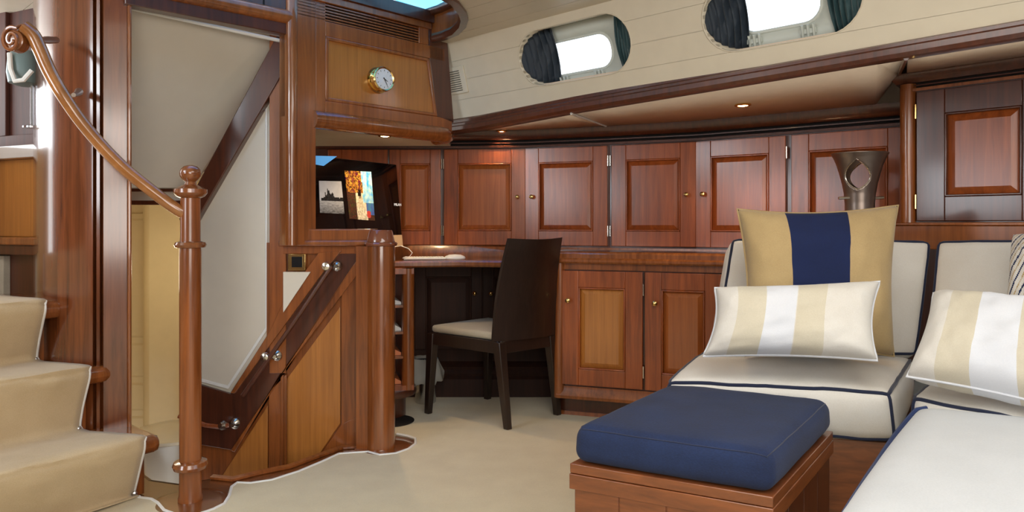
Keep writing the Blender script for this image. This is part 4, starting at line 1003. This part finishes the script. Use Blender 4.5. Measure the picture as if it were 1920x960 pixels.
# cushion builder used for seat, sofa and ottoman
def axis_samples(r, h, n=6, e=4):
    r = min(r, h * .98); s = []
    for i in range(e + 1): s.append(-h + r * (1 - math.cos(math.pi / 2 * i / e)) if False else -h + r * i / e)
    for i in range(1, n): s.append(-h + r + (2 * h - 2 * r) * i / n)
    s += [-x for x in reversed(s[:e + 1])]
    return [x / h for x in s]
def cushion(bot, top, r=.04, puff=.02, side=.006, seed=0, wr=.002, n=9):
    hx = (bot[1] - bot[0]).length / 2; hy = (bot[3] - bot[0]).length / 2; hz = sum((top[i] - bot[i]).length for i in range(4)) / 8
    h = V((hx, hy, hz)); rr = min(r, hz * .98, hx * .9, hy * .9)
    def mp(p):
        q = V([max(-(h[i] - rr), min(h[i] - rr, p[i] * h[i])) for i in range(3)]); d = V([p[i] * h[i] - q[i] for i in range(3)])
        if d.length > 1e-9: d = d.normalized() * rr
        w_ = q + d; x, y, z = (w_[i] / h[i] for i in range(3))
        zz_ = z * (1 + puff / hz * (1 - x * x) ** .7 * (1 - y * y) ** .7 if abs(x) < 1 and abs(y) < 1 else 1)
        fx = side / hx * (1 - y * y) * (1 - z * z) if abs(y) < 1 else 0; fy = side / hy * (1 - x * x) * (1 - z * z) if abs(x) < 1 else 0
        x2, y2 = x * (1 + fx), y * (1 + fy)
        a, b, c = (x2 + 1) / 2, (y2 + 1) / 2, (zz_ + 1) / 2
        lo = bot[0].lerp(bot[1], a).lerp(bot[3].lerp(bot[2], a), b); hi = top[0].lerp(top[1], a).lerp(top[3].lerp(top[2], a), b)
        q = lo.lerp(hi, c); wn_ = noise.noise(q * 9 + V((seed, 0, 0))) * wr + noise.noise(q * 24 + V((seed, 3, 0))) * wr * .4
        return q + (hi - lo).normalized() * wn_
    ax = [axis_samples(rr, h[i], n if i < 2 else 4) for i in range(3)]
    m = MB()
    for axis in range(3):
        i1, i2 = (axis + 1) % 3, (axis + 2) % 3
        for sgn in (-1, 1):
            A, B = ax[i1], ax[i2]; vs = []
            for a in A:
                for b in B:
                    p = [0, 0, 0]; p[axis] = sgn; p[i1] = a; p[i2] = b; vs.append(mp(V(p)))
            nb_ = len(B); m.add(vs, [(i * nb_ + j, (i + 1) * nb_ + j, (i + 1) * nb_ + j + 1, i * nb_ + j + 1) for i in range(len(A) - 1) for j in range(nb_ - 1)])
    def loop(z):
        out = []
        for i in range(24): out.append(mp(V((-1 + 2 * i / 24, -1, z))))
        for i in range(24): out.append(mp(V((1, -1 + 2 * i / 24, z))))
        for i in range(24): out.append(mp(V((1 - 2 * i / 24, 1, z))))
        for i in range(24): out.append(mp(V((-1, 1 - 2 * i / 24, z))))
        return out
    def vert(x, y): return [mp(V((x, y, -1 + 2 * i / 12))) for i in range(13)]
    return m, loop, vert, mp
m, lp, vt_, _ = cushion(cs, [p + V((0, 0, .035)) for p in cs], r=.014, puff=.006, wr=.0005)
m.build('seat_pad', SEATF, t, merge=True, ang=80)
# curved backrest
m = MB(); nu, nv = 14, 14; vs = []
bl, br = P(921, 640, 2.955), P(1041, 626, 3.16); tL, tR = P(951, 447, 2.90), P(1050, 445, 3.08)
bdir = (tp['rn'] - tp['fn']).normalized(); bdir.z = 0
for th_ in (0, .014):
    for j in range(nv + 1):
        for i in range(nu + 1):
            a, b = i / nu, j / nv; q = bl.lerp(br, a).lerp(tL.lerp(tR, a), b)
            q = q + bdir * (.035 * math.sin(math.pi * a) - .03 * math.sin(math.pi * b) * .6 + th_) + V((0, 0, -.006 * math.sin(math.pi * a) * b))
            vs.append(q)
st_ = (nu + 1) * (nv + 1)
fs = []
for j in range(nv):
    for i in range(nu):
        k = j * (nu + 1) + i; fs.append((k, k + 1, k + nu + 2, k + nu + 1)); fs.append((st_ + k, st_ + k + nu + 1, st_ + k + nu + 2, st_ + k + 1))
for j in range(nv):
    for i in (0, nu): k = j * (nu + 1) + i; fs.append((k, k + nu + 1, st_ + k + nu + 1, st_ + k))
for i in range(nu):
    for j in (0, nv): k = j * (nu + 1) + i; fs.append((k, k + 1, st_ + k + 1, st_ + k))
m.add(vs, fs); m.build('backrest', WENGE, t, ang=50)

# ================================================================== waste bin
bb_ = PZ(798, 755, 0); bb_.z = .003
t = thing('waste_bin', bb_, 'small metal waste bin with crumpled plastic liner under the desk', 'bin')
MB().lathe(bb_, [(.052, 0), (.056, .004), (.062, .22), (.064, .225), (.058, .225), (.054, .02)], (0, 0, 1), 28).build('body', STEEL, t)
m = MB(); vs = []; sg = 30
for j, (r, z) in enumerate(((.056, .20), (.060, .238), (.070, .240), (.080, .20), (.088, .15), (.094, .115))):
    for i in range(sg):
        a = 2 * math.pi * i / sg; rr = r * (1 + .16 * noise.noise(V((math.cos(a) * 2.5, math.sin(a) * 2.5, j * .6))) * (j > 1) * 1.5)
        vs.append(bb_ + V((math.cos(a) * rr, math.sin(a) * rr, z + (.03 * noise.noise(V((math.cos(a) * 3, math.sin(a) * 3, 5))) if j > 3 else 0))))
m.add(vs, [(j * sg + i, j * sg + (i + 1) % sg, (j + 1) * sg + (i + 1) % sg, (j + 1) * sg + i) for j in range(5) for i in range(sg)])
m.build('liner', BAG, t, solid=.001)

# ================================================================== ottoman
nl, nr, fr3 = P(1067, 866, 1.615), P(1450, 930, 1.412), P(1563, 806, 1.866)
for q in (nl, nr, fr3): q.z = 0
fl3 = nl + fr3 - nr
ot = [nl, nr, fr3, fl3]
t = thing('ottoman', sum(ot, V((0, 0, 0))) / 4, 'wooden box footstool bench topped by a navy blue cushion', 'ottoman')
def grow(q, s): c = sum(q, V((0, 0, 0))) / 4; return [c + (p - c) * s for p in q]
def quadprism(q, z0, z1): return MB().prism([lv(p, z0) for p in q], (0, 0, z1 - z0))
quadprism(grow(ot, .995), .332, .356).build('upper_rim', BENCH, t, bevel=.002)
quadprism(grow(ot, 1.0), .292, .3305).build('apron', BENCH, t, bevel=.002)
bx_ = grow(ot, .965)
quadprism(grow(ot, .955), .0, .292).build('box', BENCH, t)
for i in range(4):
    a, b = bx_[i], bx_[(i + 1) % 4]; n_ = (b - a).normalized(); ins = (sum(bx_, V((0, 0, 0))) / 4 - (a + b) / 2).normalized()
    for k in range(4):
        s0, s1_ = a.lerp(b, k / 4) + n_ * .0015, a.lerp(b, (k + 1) / 4) - n_ * .0015
        MB().prism([lv(s0, .02), lv(s1_, .02), lv(s1_ + ins * .012, .02), lv(s0 + ins * .012, .02)], (0, 0, .272)).build('board', BENCH if i % 2 == 0 else MAHD, t, bevel=.0015)
co = grow(ot, .992)
m, lp, vt_, _ = cushion([lv(p, .357) for p in co], [lv(p, .452) for p in grow(ot, .975)], r=.034, puff=.004, side=.004, wr=.0025, n=14)
cu = m.build('cushion', NAVYF, t, merge=True, ang=80)
MB().tube(lp(1), .0016, 6, closed=True).build('seam', PIPE, cu)

# ================================================================== sofa
so = thing('sofa', (1.35, 2.5, 0), 'corner sofa in off-white linen with navy piping on a wooden plinth', 'sofa')
SZ, SB = .470, .312
a0, a1, a2, a3 = PZ(1247, 712, SZ), PZ(1672, 733, SZ), PZ(1714, 668, SZ), PZ(1318, 655, SZ)
b0, b1 = PZ(1247, 712, SZ), PZ(1684, 832, SB)
top = [a0 + V((.0, .0, 0)), a1, a2, a3]
bot = [lv(a0 + V((-.005, .02, 0)), SB), lv(b1, SB), lv(a2, SB), lv(a3, SB)]
bot = [bot[0], bot[1], bot[2], bot[3]]
def soft(bot, top, nm, label, r=.035, puff=.03, side=.012, mat=WHITEF, edges=((1, -1),), seed=0, pip=.0058, lower=True, wr=.004):
    m, lp, vt_, mp = cushion(bot, top, r=r, puff=puff, side=side, seed=seed, wr=wr)
    o = m.build(nm, mat, so, merge=True, ang=80); lab(o, label)
    MB().tube(lp(1), pip, 8, closed=True).build('piping', PIPE, o)
    if lower: MB().tube(lp(-1), pip, 8, closed=True).build('piping', PIPE, o)
    for x, y in edges: MB().tube(vt_(x, y), pip, 8).build('piping', PIPE, o)
    return o
soft(bot, top, 'seat_cushion', 'seat cushion behind the ottoman', edges=((1, -1), (-1, -1)))
# plinth
pl = [lv(bot[0] + V((.02, .03, 0)), 0), lv(bot[1] + V((0, .02, 0)), 0), lv(a2 + V((0, .05, 0)), 0), lv(a3, 0)]
quadprism(pl, 0, SB - .004).build('plinth', BENCH, so, bevel=.002)
quadprism([pl[1] + V((-.02, .02, 0)), lv(P(1900, 900, 1.6), 0), lv(P(2100, 700, 2.2), 0), pl[2]], 0, SB - .01).build('plinth', BENCH, so)
# back cushion A: leans back; front face -> "top" of the param box
def backc(fbl, fbr, ftr, ftl, thick, nm, label, **k):
    nn = (fbr - fbl).cross(ftl - fbl).normalized(); nn = nn if nn.y > 0 else -nn
    f = [fbl, fbr, ftr, ftl]; return soft([p + nn * thick for p in f], f, nm, label, **k)
dA = lambda x, y, d: P(x, y, d)
backc(dA(1338, 662, 2.36), dA(1722, 666, 2.33), dA(1749, 449, 2.42), dA(1372, 445, 2.56), .12, 'back_cushion', 'left back cushion behind the tan and navy pillow', puff=.02, side=.004, r=.03, edges=(), seed=3, lower=True)
backc(dA(1734, 690, 2.26), dA(2080, 700, 1.95), dA(2090, 446, 2.02), dA(1755, 449, 2.38), .12, 'back_cushion', 'right back cushion behind the striped pillow', puff=.02, side=.004, r=.03, edges=(), seed=5)
# seat B (small part seen) and near cushion C
q0, q1, q2, q3 = PZ(1706, 742, SZ), PZ(1990, 800, SZ), PZ(2080, 700, SZ), PZ(1762, 700, SZ)
soft([lv(p, SB) for p in (q0, q1, q2, q3)], [q0, q1, q2, q3], 'seat_cushion', 'corner seat cushion under the beige striped pillow', puff=.012, r=.03, edges=((-1, -1),), seed=7)
# near chaise cushion: top bulges, left edge runs toward the viewer
cA = PZ(1728, 768, .455); cB = PZ(1612, 945, .315); cD = cB + (cB - cA) * .55
e_ = V((.80, -.42, 0)); 
cTL, cBL = cA, cD
cA2 = PZ(1672, 848, .315); cD = cB + (cB - cA2) * .9; cA3 = cB + (cA2 - cB) * 2.1
botC = [lv(cD, .31), lv(cD, .31) + e_ * 1.0, lv(cA3, .31) + e_ * 1.15, lv(cA3, .31)]
topC = [lv(cD, .42) + V((.05, .02, 0)), lv(cD, .46) + e_ * 1.0, lv(cA, .48) + e_ * 1.15, lv(cA, .465)]
m, lp, vt_, mp = cushion(botC, topC, r=.05, puff=.065, side=.01, seed=9, wr=.004, n=12)
o = m.build('seat_cushion', fabric('white_linen_bright', (.62, .63, .63), (.56, .57, .57)), so, merge=True, ang=80); lab(o, 'large near seat cushion at lower right')
pipc = []
for i in range(25):
    s = i / 24; z = 1 - 1.6 * (1 - s) ** 0.8 if False else None
    zz1 = -.25 + 1.15 * min(1, max(0, (s - .5) / .5)) ** 1.2
    pipc.append(mp(V((-1, -1 + 2 * s, zz1))) - e_.normalized() * .004)
MB().tube(pipc, .0075, 8).build('piping', fabric('piping_blue', (.02, .04, .13)), o)

# ================================================================== throw pillows
def pillow(c4, t, nm, label, cat, mats, stripes, pinch=.07, piping=None, seed=0, wr=.006, nu=44, nv=26, diag=None, normal_toward=None, pw=.5):
    BLp, BRp, TRp, TLp = c4; nn = (BRp - BLp).cross(TLp - BLp).normalized(); nn = nn if nn.y < 0 else -nn
    m = MB()
    def pt(u, v, s):
        x = u * (1 - pinch * (1 - v * v)); y = v * (1 - pinch * (1 - u * u))
        q = BLp.lerp(BRp, (x + 1) / 2).lerp(TLp.lerp(TRp, (x + 1) / 2), (y + 1) / 2)
        hgt = t * ((1 - u ** 4) * (1 - v ** 4)) ** pw
        edge = min(1, (1 - abs(u)) * 6) * min(1, (1 - abs(v)) * 6)
        wv = noise.noise(V((u * 3 + seed, v * 3, s))) * wr + noise.noise(V((u * 9 + seed, v * 7, s))) * wr * .35
        return q + nn * s * (hgt + wv * edge)
    us = [math.sin(math.pi / 2 * (-1 + 2 * i / nu)) * .45 + (-1 + 2 * i / nu) * .55 for i in range(nu + 1)]
    us = sorted(set([round(x, 4) for x in us] + [x for x, _ in stripes if -1 < x < 1]))
    vv = [math.sin(math.pi / 2 * (-1 + 2 * i / nv)) * .45 + (-1 + 2 * i / nv) * .55 for i in range(nv + 1)]
    for s in (1, -1):
        b = len(m.v); nb_ = len(vv)
        m.v += [pt(u, v, s) for u in us for v in vv]
        for i in range(len(us) - 1):
            um = (us[i] + us[i + 1]) / 2; mi = 0
            for x, k in stripes:
                if um > x: mi = k
            for j in range(nb_ - 1):
                mi2 = mi
                if diag: mi2 = diag(um, (vv[j] + vv[j + 1]) / 2)
                m.f.append((b + i * nb_ + j, b + (i + 1) * nb_ + j, b + (i + 1) * nb_ + j + 1, b + i * nb_ + j + 1)); m.m.append(mi2)
    o = m.build(nm, mats, None, merge=True, ang=80); tag(o, label, cat)
    if piping:
        lpn = [pt(-1 + 2 * i / 20, -1, 1) for i in range(20)] + [pt(1, -1 + 2 * i / 20, 1) for i in range(20)] + [pt(1 - 2 * i / 20, 1, 1) for i in range(20)] + [pt(-1, 1 - 2 * i / 20, 1) for i in range(20)]
        MB().tube(lpn, .004, 6, closed=True).build('cord', piping, o)
    return o
pillow([P(1398, 668, 2.19), P(1676, 668, 2.12), P(1684, 385, 2.22), P(1382, 392, 2.28)], .105, 'throw_pillow', 'large square tan pillow with a wide navy centre stripe', 'pillow', [TANF, NAVYS], [(-1, 0), (-.44, 1), (.33, 0)], pinch=.085, piping=TANF, seed=2, wr=.014, pw=.42)
pillow([P(1318, 668, 1.98), P(1645, 676, 1.86), P(1650, 528, 1.95), P(1340, 540, 2.05)], .085, 'throw_pillow', 'long beige and white striped lumbar pillow in front of the tan one', 'pillow', [WHITEF, BEIGEF, PUREF], [(-1, 0), (-.72, 1), (-.36, 2), (.02, 0), (.03, 1), (.38, 0), (.62, 0), (.8, 0)], pinch=.085, piping=PUREF, seed=6, wr=.010, pw=.42)
pillow([P(1700, 706, 1.78), P(2060, 785, 1.50), P(2060, 580, 1.60), P(1750, 550, 1.92)], .085, 'throw_pillow', 'beige and white striped lumbar pillow at the right edge', 'pillow', [WHITEF, BEIGEF, PUREF], [(-1, 0), (-.66, 1), (-.26, 2), (.25, 1), (.6, 2)], pinch=.07, piping=PUREF, seed=11, wr=.010, pw=.42)
def dg(u, v):
    k = (u * .9 + (v * .5 + .25 * v * v) * -1.0 + 3) * 4.2; f = k % 1; return 1 if f < .17 else (2 if .55 < f < .66 else 0)
pillow([P(1882, 640, 1.98), P(2080, 640, 1.76), P(2080, 420, 1.86), P(1900, 440, 2.08)], .06, 'throw_pillow', 'white pillow with slanting navy stripes against the right back cushion', 'pillow', [WHITEF, NAVYS, TANF], [(-1, 0)], pinch=.05, seed=15, nu=110, nv=80, diag=dg)

# ================================================================== vase
vb_ = V((*p2(1612, 2.62), .827)); s2 = 2.62 / 1200
def vz(y): return CZ - (y - HY) * s2
t = thing('vase', vb_, 'flared dark metal vase with teardrop openings and two pegs on the worktop', 'vase')
m = MB(); sg = 120; prof = []
keys = [(460, 23), (400, 24), (380, 24.5), (362, 26), (345, 29), (325, 34), (308, 39), (296, 44), (287, 49)]
zs_ = []
for i in range(len(keys) - 1):
    for j in range(9):
        s = j / 9; prof.append((keys[i][1] * (1 - s) + keys[i + 1][1] * s, keys[i][0] * (1 - s) + keys[i + 1][0] * s))
prof.append((49, 287))
vs = []
for r, y in prof:
    for k in range(sg):
        a = 2 * math.pi * k / sg; vs.append(V((vb_.x + r * s2 * math.cos(a), vb_.y + r * s2 * math.sin(a) * .9, vz(y))))
def tear(a, y):       # inside the teardrop?
    for c0 in (math.radians(-122), math.radians(58)):
        da = (a - c0 + math.pi) % (2 * math.pi) - math.pi
        s = (356 - y) / 56
        if 0 < s < 1 and abs(da) < .74 * math.sin(math.pi * s ** .75): return True
    return False
fs = []
for i in range(len(prof) - 1):
    for k in range(sg):
        a = 2 * math.pi * (k + .5) / sg; y = (prof[i][1] + prof[i + 1][1]) / 2
        if tear(a, y): continue
        fs.append((i * sg + k, i * sg + (k + 1) % sg, (i + 1) * sg + (k + 1) % sg, (i + 1) * sg + k))
m.add(vs, fs); m.build('body', VASEM, t, solid=.004, ang=60)
for c0 in (-122, 58):
    lpn = []
    def rad(y):
        for i in range(len(keys) - 1):
            if keys[i][0] >= y >= keys[i + 1][0]:
                s = (keys[i][0] - y) / (keys[i][0] - keys[i + 1][0]); return keys[i][1] * (1 - s) + keys[i + 1][1] * s
    for side_ in (1, -1):
        rng = [j / 16 for j in range(17)]
        for s in (rng if side_ > 0 else rng[::-1][1:-1]):
            y = 356 - 56 * s; a = math.radians(c0) + side_ * .74 * math.sin(math.pi * s ** .75); r = rad(y)
            lpn.append(V((vb_.x + r * s2 * math.cos(a), vb_.y + r * s2 * math.sin(a) * .9, vz(y))))
    MB().tube(lpn, .0035, 6, closed=True).build('opening_rim', NICKEL, t)
for x0, x1 in ((-44, -24), (20, 40)):
    MB().tube([V((vb_.x + x0 * s2, vb_.y - .02, vz(372))), V((vb_.x + x1 * s2, vb_.y - .02, vz(371)))], .006, 10).build('peg', NICKEL, t)

# ================================================================== rest of the shell
def wallp(nm, a, b, z0, z1, mat): fr = Fr(a, b); return struct(MB().box(fr, 0, fr.L, z0, z1, -.05, 0).build(nm, mat))
wallp('wall_aft', (3.4, -2.5), (-3.0, -2.5), -.03, 1.9, MAHD)
wallp('wall_port', (-3.0, -2.5), (-3.0, 2.6), -.03, 2.1, MAH)
wallp('wall_starboard', (3.3, 2.9), (3.3, -2.5), -.03, 2.1, MAHD)
wallp('wall_fore', (-3.0, 4.35), (3.3, 4.35), -.9, 1.7, MAHD)
wallp('wall_hull', (3.1, 4.35), (3.35, 1.2), -.03, 1.7, MAHD)
print('script ok', len(bpy.data.objects))
